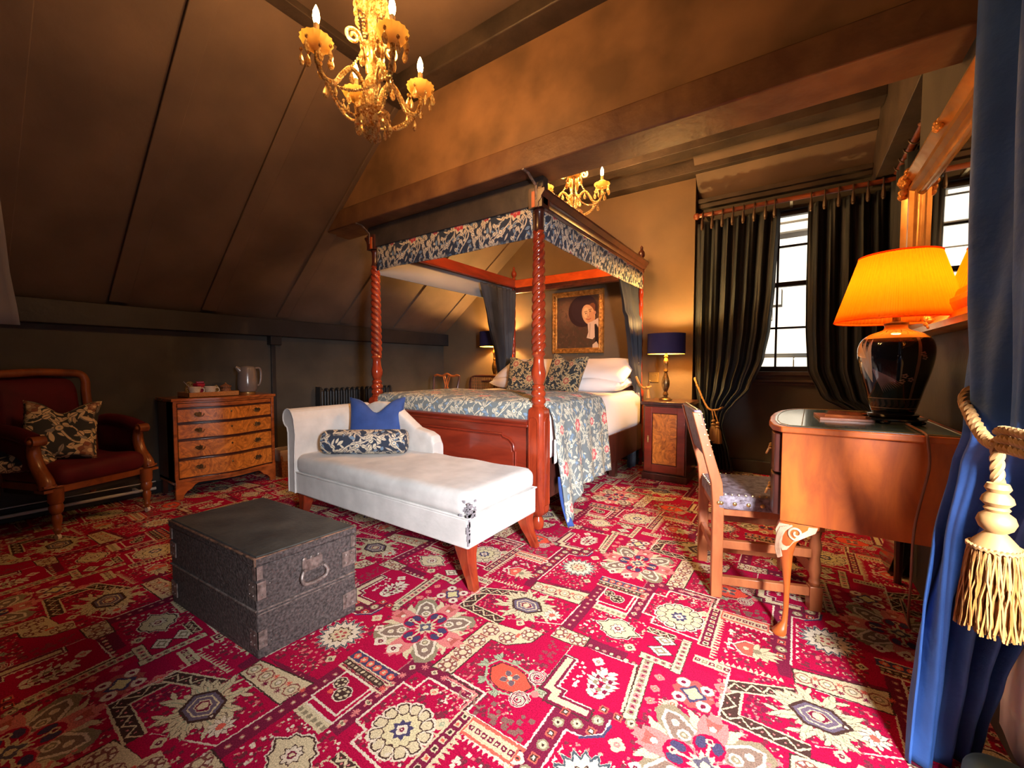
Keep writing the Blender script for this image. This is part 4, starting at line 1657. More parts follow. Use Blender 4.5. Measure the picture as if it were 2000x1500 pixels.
bs.grid(spread, 110, 60)
bo = bs.build('bedspread', M['floralp'], solid=.012, ang=70)
tag(bo, 'floral patterned quilt draped over the foot and right side of the bed', 'bedspread')
k = MB().grid(lambda u, v: (-1.165 + .070 * (1 - v) ** 2 - .010 * math.sin(u * 5), 2.205 + .022 * u + .03 * (1 - v) * u, .02 + .30 * v), 6, 20)
ko = k.build('lining', M['bluevel'], bo, solid=.004)
ko['label'] = 'turned blue lining at the drooping corner'
tg = MB().grid(lambda u, v: (-1.196 + .008 * math.sin(u * 6), 2.20 + .055 * u, .40 + .03 * u + (.15 - .04 * u) * v), 6, 10).build('sheet_corner', M['linen'], solid=.006)
tg.parent = mattress


def pillow(name, mtl, w_, h_, t_, bulge=1, corner=.06, parent=None, n=22, seam=True, chop=0, seed=1):
    m = MB()
    q = random.Random(seed)
    p1, p2 = q.uniform(0, 6), q.uniform(0, 6)

    def fn(u, v, s):
        a, b = 2 * u - 1, 2 * v - 1
        e = (1 - a ** 4) * (1 - b ** 4)
        x = a * w_ / 2 * (1 - corner * (1 - abs(b) ** 2.0) * abs(a) ** 3)
        y = b * h_ / 2 * (1 - corner * (1 - abs(a) ** 2.0) * abs(b) ** 3)
        z = s * t_ / 2 * max(0, e) ** .5 * (1 + .06 * math.sin(a * 5 + p1) * math.sin(b * 4 + p2))
        if chop:
            d = chop * math.exp(-(a / .42) ** 2) * max(0, b) ** 1.4
            y -= d
            z *= (1 - .5 * math.exp(-(a / .2) ** 2) * max(0, b))
        return (x, y, z)
    m.grid(lambda u, v: fn(u, v, 1), n, n)
    m.grid(lambda u, v: fn(u, v, -1), n, n, flip=True)
    o = weld(m.build(name, mtl, parent))
    return o


def place(o, loc, tilt=0, yaw=0, roll=0):
    """tilt: stand up from lying, yaw about vertical"""
    o.matrix_basis = Matrix.Translation(loc) @ Matrix.Rotation(yaw, 4, 'Z') @ Matrix.Rotation(tilt, 4, 'X') @ Matrix.Rotation(roll, 4, 'Z')
    return o


PL = 'white bed pillows'
tag(place(pillow('pillow', M['linen'], .70, .44, .15, seed=1), (-1.62, 3.80, .832), R(4), R(2)), 'lower white pillow of the pair on the right side of the bed', 'pillow', PL)
tag(place(pillow('pillow', M['linen'], .70, .46, .17, seed=2), (-1.60, 3.84, .945), R(24), R(-2)), 'plump upper white pillow on the right side of the bed', 'pillow', PL)
tag(place(pillow('pillow', M['linen'], .70, .44, .15, seed=3), (-2.40, 3.78, .832), R(4), R(-2)), 'lower white pillow of the pair on the left side of the bed', 'pillow', PL)
tag(place(pillow('pillow', M['linen'], .70, .46, .17, seed=4), (-2.40, 3.84, .945), R(24), R(3)), 'plump upper white pillow on the left side of the bed', 'pillow', PL)
CG = 'floral cushions on the bed'
tag(place(pillow('cushion', M['florald'], .40, .40, .13, seed=5, chop=.05, corner=.10), (-2.28, 3.56, .925), R(68), R(6), R(4)), 'floral cushion with pointed corners on the left half of the bed', 'cushion', CG)
tag(place(pillow('cushion', M['florald'], .42, .40, .13, seed=6, chop=.05, corner=.10), (-1.80, 3.52, .925), R(68), R(-8), R(-6)), 'floral cushion with pointed corners on the right half of the bed', 'cushion', CG)


# curtains in general: a pleated sheet between two edges given per height
def drape(m, tab, axis, pos, pleats, amp, n=70, rows=40, bow=0, ph=0, inv=False, amp_t=None):
    """tab rows: (z, lo, hi[, depth offset, amp factor]) ascending in z; axis 'X' or 'Y' is the run direction"""
    z0, z1 = tab[0][0], tab[-1][0]

    def fn(u, v):
        z = z0 + (z1 - z0) * v
        r = interp(tab, z)
        lo, hi = r[0], r[1]
        off = r[2] if len(r) > 2 else 0
        af = r[3] if len(r) > 3 else 1
        s = lo + (hi - lo) * u
        d = amp * af * (math.sin(2 * PI * pleats * u + ph + .5 * math.sin(v * 3)) + .35 * math.sin(2 * PI * pleats * 2.3 * u + v * 2))
        dd = pos + off + d + bow * math.sin(PI * u)
        return (s, dd, z) if axis == 'X' else (dd, s, z)
    m.grid(fn, n, rows)
    return m


# bed curtains
m = drape(MB(), [(.52, 3.74, 3.92, .01, .5), (.86, 3.72, 3.88, .01, .45), (1.1, 3.66, 3.96), (1.5, 3.50, 4.02), (1.88, 3.37, 4.06)], 'Y', PX0 + .075, 8, .022)
c1 = tag(m.build('bed_curtain', M['bedcurt'], solid=.003), 'slate velvet curtain gathered at the left head post of the bed', 'curtain', 'velvet bed curtains')
m = drape(MB(), [(.02, 3.86, 4.12, -.02), (.72, 3.90, 4.10, 0, .8), (.80, 3.94, 4.08, .01, .5), (1.1, 3.80, 4.10), (1.5, 3.66, 4.11, -.02, .8), (1.93, 3.50, 4.12, -.035, .55)], 'Y', PX1 + .005, 7, .022)
c2_ = tag(m.build('bed_curtain', M['bedcurt'], solid=.003), 'slate velvet curtain tied back at the right head post of the bed', 'curtain', 'velvet bed curtains')
rp = MB()
rp.tube(spline([(-1.225, 3.86, .90), (-1.205, 3.88, .84), (-1.20, 3.96, .795), (-1.18, 4.06, .785), (-1.15, 4.10, .80)], 8), .010, 8)
rp.ball((-1.165, 4.03, .79), .020)
rp.tube([(-1.165, 4.03, .79), (-1.155, 4.02, .72), (-1.155, 4.02, .69)], [.010, .014, .020], 8)
rp.tube([(-1.165, 4.03, .80), (-1.135, 4.0, .86)], .008, 6)
tag(rp.build('rope_tieback', M['rope']), 'small gold rope tieback holding the right bed curtain', 'tieback')

# the portrait on the wall behind the bed
pic = thing('framed_portrait', 'gilt framed portrait of a person in a wide dark hat above the pillows', 'picture', (-2.03, YB - .001, 1.495))
fx, fz = .315, .352
fr = MB()


def frame_ring(m, hx, hz, prof, plane='Y'):
    """mitred frame: prof = [(inset, depth)] from outside in"""
    n0 = len(m.v)
    for (i_, d) in prof:
        for sx_, sz_ in ((-1, -1), (1, -1), (1, 1), (-1, 1)):
            m.v.append((sx_ * (hx - i_), -d, sz_ * (hz - i_)))
    for j in range(len(prof) - 1):
        for k_ in range(4):
            a = n0 + j * 4 + k_
            b = n0 + j * 4 + (k_ + 1) % 4
            m.f.append((a, b, b + 4, a + 4))
    return m


frame_ring(fr, fx, fz, [(0, 0), (0, .022), (.006, .034), (.014, .036), (.022, .026), (.034, .030), (.044, .034), (.050, .024), (.058, .020), (.062, .008), (.062, .0)])
q = random.Random(3)
for s_ in (-1, 1):
    for k_ in range(15):
        fr.ball((-fx + .03 + (2 * fx - .06) * k_ / 14, -.032, s_ * (fz - .030)), .012, 8, 5, (1, .6, .8))
    for k_ in range(17):
        fr.ball((s_ * (fx - .030), -.032, -fz + .03 + (2 * fz - .06) * k_ / 16), .012, 8, 5, (.8, .6, 1))
fr.build('frame', M['gold'], pic, ang=30)
cv = MB().grid(lambda u, v: (-.256 + .512 * u, -.010, -.293 + .586 * v), 1, 1)
cv.build('painting', M['portrait'], pic, uv=lambda p: ((p[0] + .256) / .512, (p[2] + .293) / .586))
MB().bx(-.004, .004, -.01, 0, -fz - .02, -fz + .01).build('hanging_hook', M['brass'], pic)
# ================================================================== CHAISE LONGUE
ch = thing('chaise_longue', 'cream velvet chaise longue with scrolled end and splayed red legs', 'chaise longue', (-1.9, 1.64, 0))
CX0, CX1, CY0, CY1 = -2.62, -1.165, 1.355, 1.935
MB().bx(CX0, CX1, CY0, CY1, .185, .325).build('seat_base', M['velvet'], ch, W=True, bev=.010)
o = weld(soft_box(MB(), CX0 + .005, CX1 - .0, CY0, CY1, .315, .435, .045, 44, .004, 5).build('seat', M['velvet'], ch, W=True))
pp = MB().tube([(CX0, CY0 - .002, .325), (CX1 + .002, CY0 - .002, .325), (CX1 + .002, CY1 + .002, .325), (CX0, CY1 + .002, .325)], .004, 6)
pp.build('piping', M['velvet'], ch, W=True)
wp = MB()
q = random.Random(8)
for _ in range(34):
    z = q.uniform(.325, .40)
    s_ = q.uniform(.004, .014)
    if q.random() < .5:
        y = CY0 + q.uniform(0, .05)
        wp.bc((CX1 - .010 + (.012 if z < .40 else -.01), y, z), (.008, s_ * 1.5, s_))
    else:
        x = CX1 - q.uniform(0, .05)
        wp.bc((x, CY0 + .006, z), (s_ * 1.5, .008, s_))
for _ in range(14):
    wp.bc((CX1 - .003, CY0 + q.uniform(.0, .012), q.uniform(.20, .32)), (.008, .010, q.uniform(.01, .03)))
wo_ = wp.build('worn_corner', M['stain'], ch, W=True)
wo_['label'] = 'rubbed grey bare patch at the corner'
# scrolled head end: side profile in XZ runs along Y
sc = []
for (x, z) in ((-2.60, .19), (-2.60, .42), (-2.585, .56), (-2.60, .66), (-2.625, .705)):
    sc.append((x, z))
cx_, cz_ = -2.672, .665
for k_ in range(12):
    a = R(38 + k_ * 20)
    r_ = .060
    sc.append((cx_ + r_ * math.cos(a), cz_ + r_ * math.sin(a)))
outp = sc + [(-2.672, .57), (-2.673, .45), (-2.675, .19)]
hm = MB()


def head(u, v):
    k_ = u * (len(outp) - 1)
    i = min(int(k_), len(outp) - 2)
    f_ = k_ - i
    return (outp[i][0] * (1 - f_) + outp[i + 1][0] * f_, CY0 - .005 + (CY1 - CY0 + .01) * v, outp[i][1] * (1 - f_) + outp[i + 1][1] * f_)


hm.grid(head, 60, 12)
for y in (CY0 - .005, CY1 + .005):
    n0 = len(hm.v)
    hm.v += [(p[0], y, p[1]) for p in outp]
    hm.f.append(tuple(range(n0, n0 + len(outp))))
ho = hm.build('scroll_back', M['velvet'], ch, W=True, ang=60)
hp = MB().tube([(p[0], CY0 - .008, p[1]) for p in outp], .004, 6)
hp.build('front_piping', M['velvet'], ho)
ho.children[0].location = (1.9, -1.64, 0)
# long sloping side back
sb = MB()
st = [(0, -2.60, .715), (.12, -2.52, .74), (.25, -2.42, .742), (.38, -2.30, .72), (.52, -2.18, .645), (.66, -2.08, .585), (.84, -1.97, .565), (.93, -1.925, .545), (1, -1.905, .50)]


def sback(u, v):
    x, z = interp(st, u)
    zb = .30
    a = 2 * PI * v
    th = .047
    zc = (z + zb) / 2
    hz = (z - zb) / 2
    s_, c_ = math.sin(a), math.cos(a)
    yy = CY1 - .012 + th * (abs(c_) ** .4) * (1 if c_ > 0 else -1)
    zz = zc + hz * (abs(s_) ** .35) * (1 if s_ > 0 else -1)
    return (x, yy, zz)


sb.grid(sback, 60, 36, cv=True)
for u_ in (0, 1):
    n0 = len(sb.v)
    sb.v += [sback(u_, j / 36) for j in range(36)]
    sb.f.append(tuple(range(n0, n0 + 36)))
sb.build('side_back', M['velvet'], ch, W=True, ang=70)
for (x, y, sx_, sy_) in ((CX1 - .05, CY0 + .045, 1, -.3), (CX1 - .05, CY1 - .045, 1, .35), (CX0 + .05, CY0 + .05, -.4, -.3), (CX0 + .05, CY1 - .05, -.4, .3)):
    m = MB()
    rows = [(0, .019, .060), (.04, .021, .045), (.09, .026, .022), (.14, .032, .006), (.19, .040, 0)]
    for (z, h_, o_) in rows:
        for a, b in ((-1, -1), (1, -1), (1, 1), (-1, 1)):
            m.v.append((x + o_ * sx_ + a * h_, y + o_ * sy_ + b * h_, z))
    for j in range(4):
        for k_ in range(4):
            m.f.append((j * 4 + k_, j * 4 + (k_ + 1) % 4, j * 4 + 4 + (k_ + 1) % 4, j * 4 + 4 + k_))
    m.f += [(3, 2, 1, 0), (16, 17, 18, 19)]
    m.build('leg', M['mahog'], ch, W=True, bev=.003)
# bolster
a, b = Vector((-2.475, 1.475, .513)), Vector((-2.06, 1.795, .513))
m = MB()
L_ = (b - a).length
m.lathe([(.0, -.012), (.02, -.012), (.05, -.006), (.068, .0), (.076, .014), (.078, .03), (.078, L_ - .03), (.076, L_ - .014), (.068, L_), (.05, L_ + .006), (.02, L_ + .012), (0, L_ + .012)], (0, 0, 0), 36, rf=lambda t, z: 1 + .02 * math.sin(3 * t + z * 14))
bo_ = m.build('bolster_cushion', M['floral'])
bo_.matrix_basis = Matrix.Translation(a) @ (b - a).to_track_quat('Z', 'Y').to_matrix().to_4x4()
tag(bo_, 'round floral bolster lying across the chaise longue', 'cushion')
cu = pillow('cushion', M['bluevel'], .38, .38, .12, corner=.08, chop=.10, seed=9)
place(cu, (-2.37, 1.80, .60), R(72), R(42), 0)
tag(cu, 'royal blue velvet cushion behind the bolster on the chaise longue', 'cushion')

# ================================================================== TRUNK
tk = thing('trunk', 'black painted wooden trunk with iron corners standing on the carpet', 'trunk', (-1.8, .8, 0))
P0, P1, P2, P3 = (-1.478, .628), (-1.448, .985), (-2.135, .95), (-2.150, .588)


def quadbox(m, P, z0, z1, e=0.0):
    c = (sum(p[0] for p in P) / 4, sum(p[1] for p in P) / 4)
    Q = []
    for p in P:
        d = Vector((p[0] - c[0], p[1] - c[1]))
        Q.append((p[0] + (e if d.x > 0 else -e), p[1] + (e if d.y > 0 else -e)))
    return m.prism(Q, z0, z1, plane='XY')


tb_ = quadbox(MB(), (P0, P1, P2, P3), .0, .322).build('body', M['trunk'], tk, W=True, bev=.004)
lid = quadbox(MB(), (P0, P1, P2, P3), .325, .352, .006).build('lid', M['trunk'], tk, W=True, bev=.004)
lt = quadbox(MB(), (P0, P1, P2, P3), .352, .356, -.004).build('lid_panel', M['trunktop'], lid)
lt.location = (1.8, -.8, 0)
wl = MB().tube([(P3[0], P3[1] - .006, .352), (P0[0] + .006, P0[1] - .006, .352)], .004, 6)
wl.tube([(P0[0] + .006, P0[1] - .006, .352), (P1[0] + .006, P1[1] + .006, .352)], .0025, 6)
wl.tube([(P0[0] + .006, P0[1] - .006, .352), (P0[0] + .006, P0[1] - .006, .327)], .004, 6)
w2 = wl.build('worn_edge', M['worn'], lid)
w2.location = (1.8, -.8, 0)
bt = MB()
for z in (.168,):
    bt.tube([(P3[0], P3[1] - .003, z), (P0[0], P0[1] - .003, z)], .004, 6)
    bt.tube([(P0[0] + .003, P0[1], z), (P1[0] + .003, P1[1], z)], .0035, 6)
    bt.tube([(P0[0] + .003, P0[1], z - .012), (P1[0] + .003, P1[1], z - .012)], .0025, 6)
bt.build('rail', M['iron'], tk, W=True)
for (z0, z1) in ((.205, .265), (.035, .095), (.275, .32)):
    for (c, d1, d2) in ((P0, (-1, 0), (0, 1)), (P3, (1, 0), (0, 1)), (P1, (-1, 0), (0, -1))):
        m = MB()
        for d in (d1, d2):
            w_ = .058 if z0 < .27 else .02
            if d[0]:
                x0, x1 = sorted((c[0] + .0025 * (1 if d[0] < 0 else -1), c[0] + d[0] * w_))
                y = c[1] - .003 if c[1] < .8 else c[1] + .0005
                m.bx(x0, x1, y, y + .004, z0, z1)
            else:
                ya, yb = sorted((c[1] - .0025 * d[1], c[1] + d[1] * w_))
                x = c[0] + (-.001 if c[0] > -1.8 else -.003)
                m.bx(x - .001 + (.003 * (abs(yb - c[1]) / .36) if c[0] > -1.8 else 0), x + .0035, ya, yb, z0, z1)
            if z0 < .27:
                for a_ in (.016, .042):
                    for b_ in (.014, .046):
                        px = (c[0] + d[0] * a_, c[1] - .004, z0 + b_) if d[0] else (c[0] + (.003 if c[0] > -1.8 else -.004), c[1] + d[1] * a_, z0 + b_)
                        m.ball(px, .0028, 6, 4)
        m.build('corner_bracket', M['iron'], tk, W=True)
hd = MB()
hx = -1.4605
hd.bx(hx - .004, hx + .004, .775, .852, .245, .288)
for k_ in range(3):
    hd.ball((hx + .001, .785 + .028 * k_, .290), .009, 8, 5, (.4, 1, 1))
for y in (.778, .849):
    hd.tube([(hx, y, .252), (hx + .012, y, .252)], .007, 8)
hd.build('handle_plate', M['iron'], tk, W=True)
MB().tube(spline([(hx + .012, .774, .252), (hx + .020, .764, .232), (hx + .021, .774, .210), (hx + .021, .813, .204), (hx + .021, .852, .210), (hx + .020, .862, .232), (hx + .012, .852, .252)], 6), [.0065] * 37, 8).build('handle', M['iron'], tk, W=True)

# ================================================================== ARMCHAIR
arm = thing('armchair', 'crimson velvet armchair with carved golden wood scroll arms on castors', 'armchair', (-3.793, .560, 0), R(21))
s = MB()
weld(soft_box(s, -.24, .285, -.235, .235, .30, .425, .055, 30, .006, 3).build('seat', M['redvel'], arm))
MB().bx(-.24, .255, -.225, .225, .265, .31).build('seat_rail', M['awood'], arm, bev=.004)


def chair_back(u, v):
    y = -.205 + .41 * u
    z = .36 + .565 * v
    x = -.245 - .065 * v + .035 * math.cos(PI * (u - .5)) * 0
    b_ = .045 * max(0, (1 - abs(2 * u - 1) ** 4) * (1 - abs(2 * v - 1) ** 4)) ** .5
    return (x + b_, y, z)


m = MB().grid(chair_back, 24, 24)
m.grid(lambda u, v: (-.255 - .075 * v, -.205 + .41 * u, .36 + .575 * v), 2, 2, flip=True)
m.build('back_cushion', M['redvel'], arm, ang=70)
bfp = [(-.215, -.235, .30), (-.225, -.235, .50), (-.258, -.230, .80), (-.268, -.232, .90), (-.274, -.200, .945), (-.276, -.10, .955), (-.277, 0, .96), (-.276, .10, .955), (-.274, .200, .945), (-.268, .232, .90), (-.258, .230, .80), (-.225, .235, .50), (-.215, .235, .30)]
MB().tube(spline(bfp, 6), .026, 10).build('back_frame', M['awood'], arm)
for s_ in (-1, 1):
    m = MB()
    pth = [(.250, .262 * s_, .30), (.235, .262 * s_, .345), (.185, .262 * s_, .41), (.158, .264 * s_, .48), (.158, .266 * s_, .54), (.180, .268 * s_, .58)]
    sp_ = spline(pth, 6)
    m.tube(sp_, [.036 - .010 * i / len(sp_) for i in range(len(sp_))], 12, up0=(0, 1, 0))
    m.tube([(.192, .268 * s_ - .030, .572), (.192, .268 * s_ + .030, .572)], .030, 18)
    m.ball((.192, .268 * s_ - .030, .572), .014, 10, 6)
    m.ball((.192, .268 * s_ + .030, .572), .014, 10, 6)
    m.bx(.205, .285, .265 * s_ - .032, .265 * s_ + .032, .285, .30)
    m.bx(.210, .280, .265 * s_ - .028, .265 * s_ + .028, .315, .325)
    m.build('arm', M['awood'], arm)
    p = MB().tube(spline([(-.27, .275 * s_, .60), (-.12, .28 * s_, .625), (.05, .275 * s_, .61), (.17, .272 * s_, .58)], 6), [.033] * 19, 12)
    p.grid(lambda u, v: (-.25 + .43 * u, .262 * s_, .40 + .20 * v), 4, 3)
    p.build('arm_pad', M['redvel'], arm, solid=.012)
    l = MB().lathe([(.010, .03), (.014, .045), (.020, .06), (.014, .075), (.021, .10), (.024, .13), (.017, .15), (.028, .165), (.032, .19), (.026, .21), (.034, .225), (.034, .30), (.02, .302)], (.26, .235 * s_, 0), 18)
    lo = l.build('leg', M['awood'], arm)
    c = MB().tube([(.262, .235 * s_ - .008, .018), (.262, .235 * s_ + .008, .018)], .017, 14)
    c.build('castor', M['china'], lo)
    l = MB().tube([(-.23, .24 * s_, .30), (-.25, .245 * s_, .15), (-.30, .25 * s_, .0)], [.024, .02, .016], 8)
    l.build('leg', M['awood'], arm)
MB().bx(-.22, .24, -.215, .215, .235, .27).build('under_lining', M['bblack'], arm)
o = pillow('cushion', M['florala'], .34, .38, .12, corner=.08, chop=.07, seed=11)
place(o, (-3.72, .50, .605), R(70), R(76), R(-4))
tag(o, 'square grey and ochre leaf patterned cushion leaning in the crimson armchair', 'cushion')
o = pillow('cushion', M['florala'], .30, .24, .09, corner=.10, seed=12)
place(o, (-3.74, .36, .455), R(25), R(60), 0)
tag(o, 'small yellow leaf patterned cushion behind the near arm of the armchair', 'cushion')
m = MB().tube([(-4.02, -1.6, .062), (-4.02, 1.02, .062)], .011, 8)
m.tube([(-4.02, -1.6, .115), (-4.02, 1.02, .115)], .004, 8)
for y in (-.8, 0, .9):
    m.bx(-4.105, -4.02, y, y + .02, .05, .075)
tag(m.build('heating_pipe', M['white']), 'white pipe along the foot of the low wall behind the armchair', 'pipe')
# hanging grey cloth by the near end of the slope
m = drape(MB(), [(1.20, -.35, .302, 0), (1.5, -.35, .275, 0), (2.0, -.35, .25, 0), (2.20, -.35, .24, 0)], 'Y', -3.12, 3, .006, 30, 12)
tag(m.build('roller_blind', mat('grey_cloth', (.17, .165, .19), .8), solid=.004), 'plain grey cloth blind hanging at the left edge of the view', 'blind')

# ================================================================== CHEST OF DRAWERS
cd = thing('chest_of_drawers', 'bow fronted walnut chest of drawers on bracket feet against the low wall', 'chest of drawers', (-3.9, 1.42, 0))
DY0, DY1, DX0 = 1.065, 1.775, -4.09


def bow(y, off=0):
    t = (y - DY0) / (DY1 - DY0)
    return -3.755 + .055 * max(0, math.sin(PI * t)) ** 1.2 - .012 * math.sin(3 * PI * t) + off


def bowed(m, y0, y1, z0, z1, off, n=24, back=DX0, tilt=0):
    out = [(bow(y0 + (y1 - y0) * i / n, off), y0 + (y1 - y0) * i / n) for i in range(n + 1)]
    return m.prism(out + [(back, y1), (back, y0)], z0, z1, plane='XY')


car = bowed(MB(), DY0, DY1, .13, .728, -.012).build('carcass', M['dmahog'], cd, W=True)
bowed(MB(), DY0 - .012, DY1 + .012, .735, .757, .014).build('top', M['walnut'], cd, W=True, bev=.004)
fr_ = MB()
for y in (DY0, DY1 - .022):
    fr_.prism([(bow(y + .011, .004), y), (bow(y + .011, .004), y + .022), (DX0 + .2, y + .022), (DX0 + .2, y)], .13, .735, plane='XY')
bowed(fr_, DY0, DY1, .13, .150, .010)
bowed(fr_, DY0, DY1, .722, .736, .006)
fr_.build('frame', M['walnut'], cd, W=True, bev=.002)
rows = [(.688, .718), (.575, .680), (.450, .565), (.305, .440), (.155, .295)]
for i, (z0, z1) in enumerate(rows):
    d = bowed(MB(), DY0 + .026, DY1 - .026, z0, z1, .004, back=-3.9).build('drawer' if i else 'brushing_slide', M['burl'] if i else M['walnut'], cd, W=True, bev=.004)
    if i:
        bd = MB()
        for z in (z0 + .003, z1 - .003):
            bd.tube([(bow(DY0 + .026 + (DY1 - DY0 - .052) * k_ / 24, .005), DY0 + .026 + (DY1 - DY0 - .052) * k_ / 24, z) for k_ in range(25)], .0035, 6)
        b_ = bd.build('cock_bead', M['dmahog'], d)
        b_.location = (3.9, -1.42, 0)
        for y in (DY0 + .155, DY1 - .155):
            x = bow(y, .006)
            h = MB()
            zc = (z0 + z1) / 2 + .008
            h.prism([(y - .036, zc), (y - .022, zc + .014), (y - .008, zc + .010), (y, zc + .018), (y + .008, zc + .010), (y + .022, zc + .014), (y + .036, zc), (y + .02, zc - .014), (y, zc - .018), (y - .02, zc - .014)], x - .002, x + .002, plane='YZ')
            h.tube(spline([(x, y - .026, zc), (x + .014, y - .026, zc - .004), (x + .018, y - .012, zc - .018), (x + .018, y + .012, zc - .018), (x + .014, y + .026, zc - .004), (x, y + .026, zc)], 4), .0028, 6)
            h_ = h.build('handle', M['agebrass'], d)
            h_.location = (3.9, -1.42, 0)
        k_ = MB().ball((bow(1.42, .004), 1.42, (z0 + z1) / 2 + .015), .007, 8, 5, (.3, 1, 1.3)).build('escutcheon', M['agebrass'], d)
        k_.location = (3.9, -1.42, 0)
for (ya, yb, d) in ((DY0, DY0 + .16, 1), (DY1 - .16, DY1, -1)):
    m = MB()
    pts = [(ya, .13), (yb, .13)]
    if d > 0:
        pts = [(ya, .0), (ya + .045, 0), (ya + .05, .03), (ya + .07, .055), (ya + .10, .07), (ya + .12, .095), (yb, .115), (yb, .135), (ya, .135)]
    else:
        pts = [(yb, .0), (yb, .135), (ya, .135), (ya, .115), (yb - .12, .095), (yb - .10, .07), (yb - .07, .055), (yb - .05, .03), (yb - .045, 0)]
    m.prism(pts, bow((ya + yb) / 2, -.024), bow((ya + yb) / 2, .004), plane='YZ')
    m.build('foot', M['walnut'], cd, W=True, bev=.003)
for y in (DY0 + .005, DY1 - .035):
    MB().bx(DX0 + .01, DX0 + .05, y, y + .03, 0, .13).build('foot', M['dmahog'], cd, W=True)
m = bowed(MB(), DY0, DY1, .110, .132, .002)
m.build('plinth_moulding', M['walnut'], cd, W=True, bev=.003)

TZ = .757
tr = thing('serving_tray', 'small inlaid wooden tray holding cups on the chest of drawers', 'tray', (-3.86, 1.335, TZ))
m = MB().bx(-.11, .11, -.175, .175, .0, .008)
for b_ in ((-.11, .11, -.175, -.166), (-.11, .11, .166, .175), (-.11, -.101, -.175, .175), (.101, .11, -.175, .175)):
    m.bx(b_[0], b_[1], b_[2], b_[3], 0, .040)
m.build('tray_box', M['tray'], tr, bev=.002)


def cup(loc, label, mtl=M['china'], r=.036, h=.05, lbl='teacup'):
    c = thing(lbl, label, 'cup', loc)
    MB().lathe([(.018, 0), (.022, .004), (r * .75, h * .35), (r, h), (r * .93, h), (r * .70, h * .38), (.001, .008)], n=20, cap=False).build('bowl', mtl, c)
    MB().tube(spline([(0, r * .9, h * .85), (0, r + .016, h * .8), (0, r + .018, h * .45), (0, r * .8, h * .28)], 5), .004, 6).build('handle', mtl, c)
    return c


cup((-3.79, 1.215, TZ + .008), 'white patterned cup at the near end of the tray', r=.042, h=.075)
cup((-3.795, 1.318, TZ + .008), 'white patterned cup beside the red packet on the tray', r=.042, h=.075)
m = MB().bc((-3.87, 1.270, TZ + .095), (.05, .06, .022), R(20))
m.bc((-3.865, 1.275, TZ + .114), (.04, .05, .014), R(-15))
m.bx(-3.905, -3.85, 1.245, 1.295, TZ + .008, TZ + .085)
tag(m.build('sachet_packet', M['red'], bev=.003), 'red packet of sachets standing in the tray', 'packet')
jr = thing('storage_jar', 'round straw coloured jar with a flat lid on the tray', 'jar', (-3.82, 1.435, TZ + .008))
MB().lathe([(.028, 0), (.034, .01), (.034, .05), (.028, .06)], n=20).build('jar_body', M['wicker'], jr)
MB().lathe([(.036, .060), (.040, .066), (.040, .075), (.02, .082), (.008, .09), (.004, .1)], n=20).build('lid', M['wicker'], jr)
m = MB().ball((0, 0, .03), .030, 14, 10)
m.lathe([(.012, .055), (.016, .065), (.006, .078)], n=12)
o = m.build('glass_bottle', M['glassy'])
o.location = (-3.91, 1.40, TZ + .008)
tag(o, 'small round glass bottle behind the straw jar on the tray', 'bottle')
m = MB().lathe([(.024, 0), (.030, .01), (.030, .06), (.022, .075), (.022, .085), (.026, .10), (.010, .112)], n=16)
o = m.build('glass_jar', M['glassy'])
o.location = (-3.92, 1.225, TZ + .008)
tag(o, 'clear glass jar with knob lid at the near back corner of the tray', 'jar')
o = MB().tube([(-3.80, 1.20, TZ + .06), (-3.80, 1.150, TZ + .125)], .0028, 6).build('teaspoon', M['metal'])
tag(o, 'teaspoon sticking up at the near end of the tray', 'spoon')
kt = thing('kettle', 'grey ribbed electric kettle on a copper coloured base on the chest of drawers', 'kettle', (-3.86, 1.615, TZ))
MB().lathe([(.055, 0), (.058, .006), (.058, .020), (.05, .026)], n=28).build('base', M['brass'], kt)
MB().lathe([(.062, .026), (.074, .05), (.075, .10), (.070, .17), (.062, .22), (.058, .235), (.03, .245), (.001, .247)], n=48, rf=lambda t, z: 1 + .012 * math.sin(24 * t) * math.sin(z * 300)).build('jug', M['kettle'], kt, ang=60)
MB().tube([(0, -.05, .20), (0, -.075, .225), (0, -.088, .238)], [.026, .018, .010], 12).build('spout', M['kettle'], kt)
MB().tube(spline([(0, .055, .222), (0, .095, .225), (0, .108, .19), (0, .106, .12), (0, .092, .08), (0, .07, .07)], 6), .010, 10).build('handle', M['kettle'], kt)
bn = thing('waste_bin', 'brown woven waste bin with clear liner beside the chest of drawers', 'bin', (-3.81, 1.90, 0))
m = MB().lathe([(.075, 0), (.080, .02), (.095, .20), (.092, .205), (.076, .03), (.001, .02)], n=4 * 8, rf=lambda t, z: 1 / max(abs(math.cos(t)), abs(math.sin(t))) ** .8, cap=False)
m.build('basket', M['wicker'], bn)
MB().lathe([(.094, .15), (.099, .20), (.102, .235), (.092, .25), (.080, .245), (.083, .22)], n=30, rf=lambda t, z: 1 / max(abs(math.cos(t)), abs(math.sin(t))) ** .7 * (1 + .03 * math.sin(9 * t + z * 40)), cap=False).build('bin_liner', M['plastic'], bn)

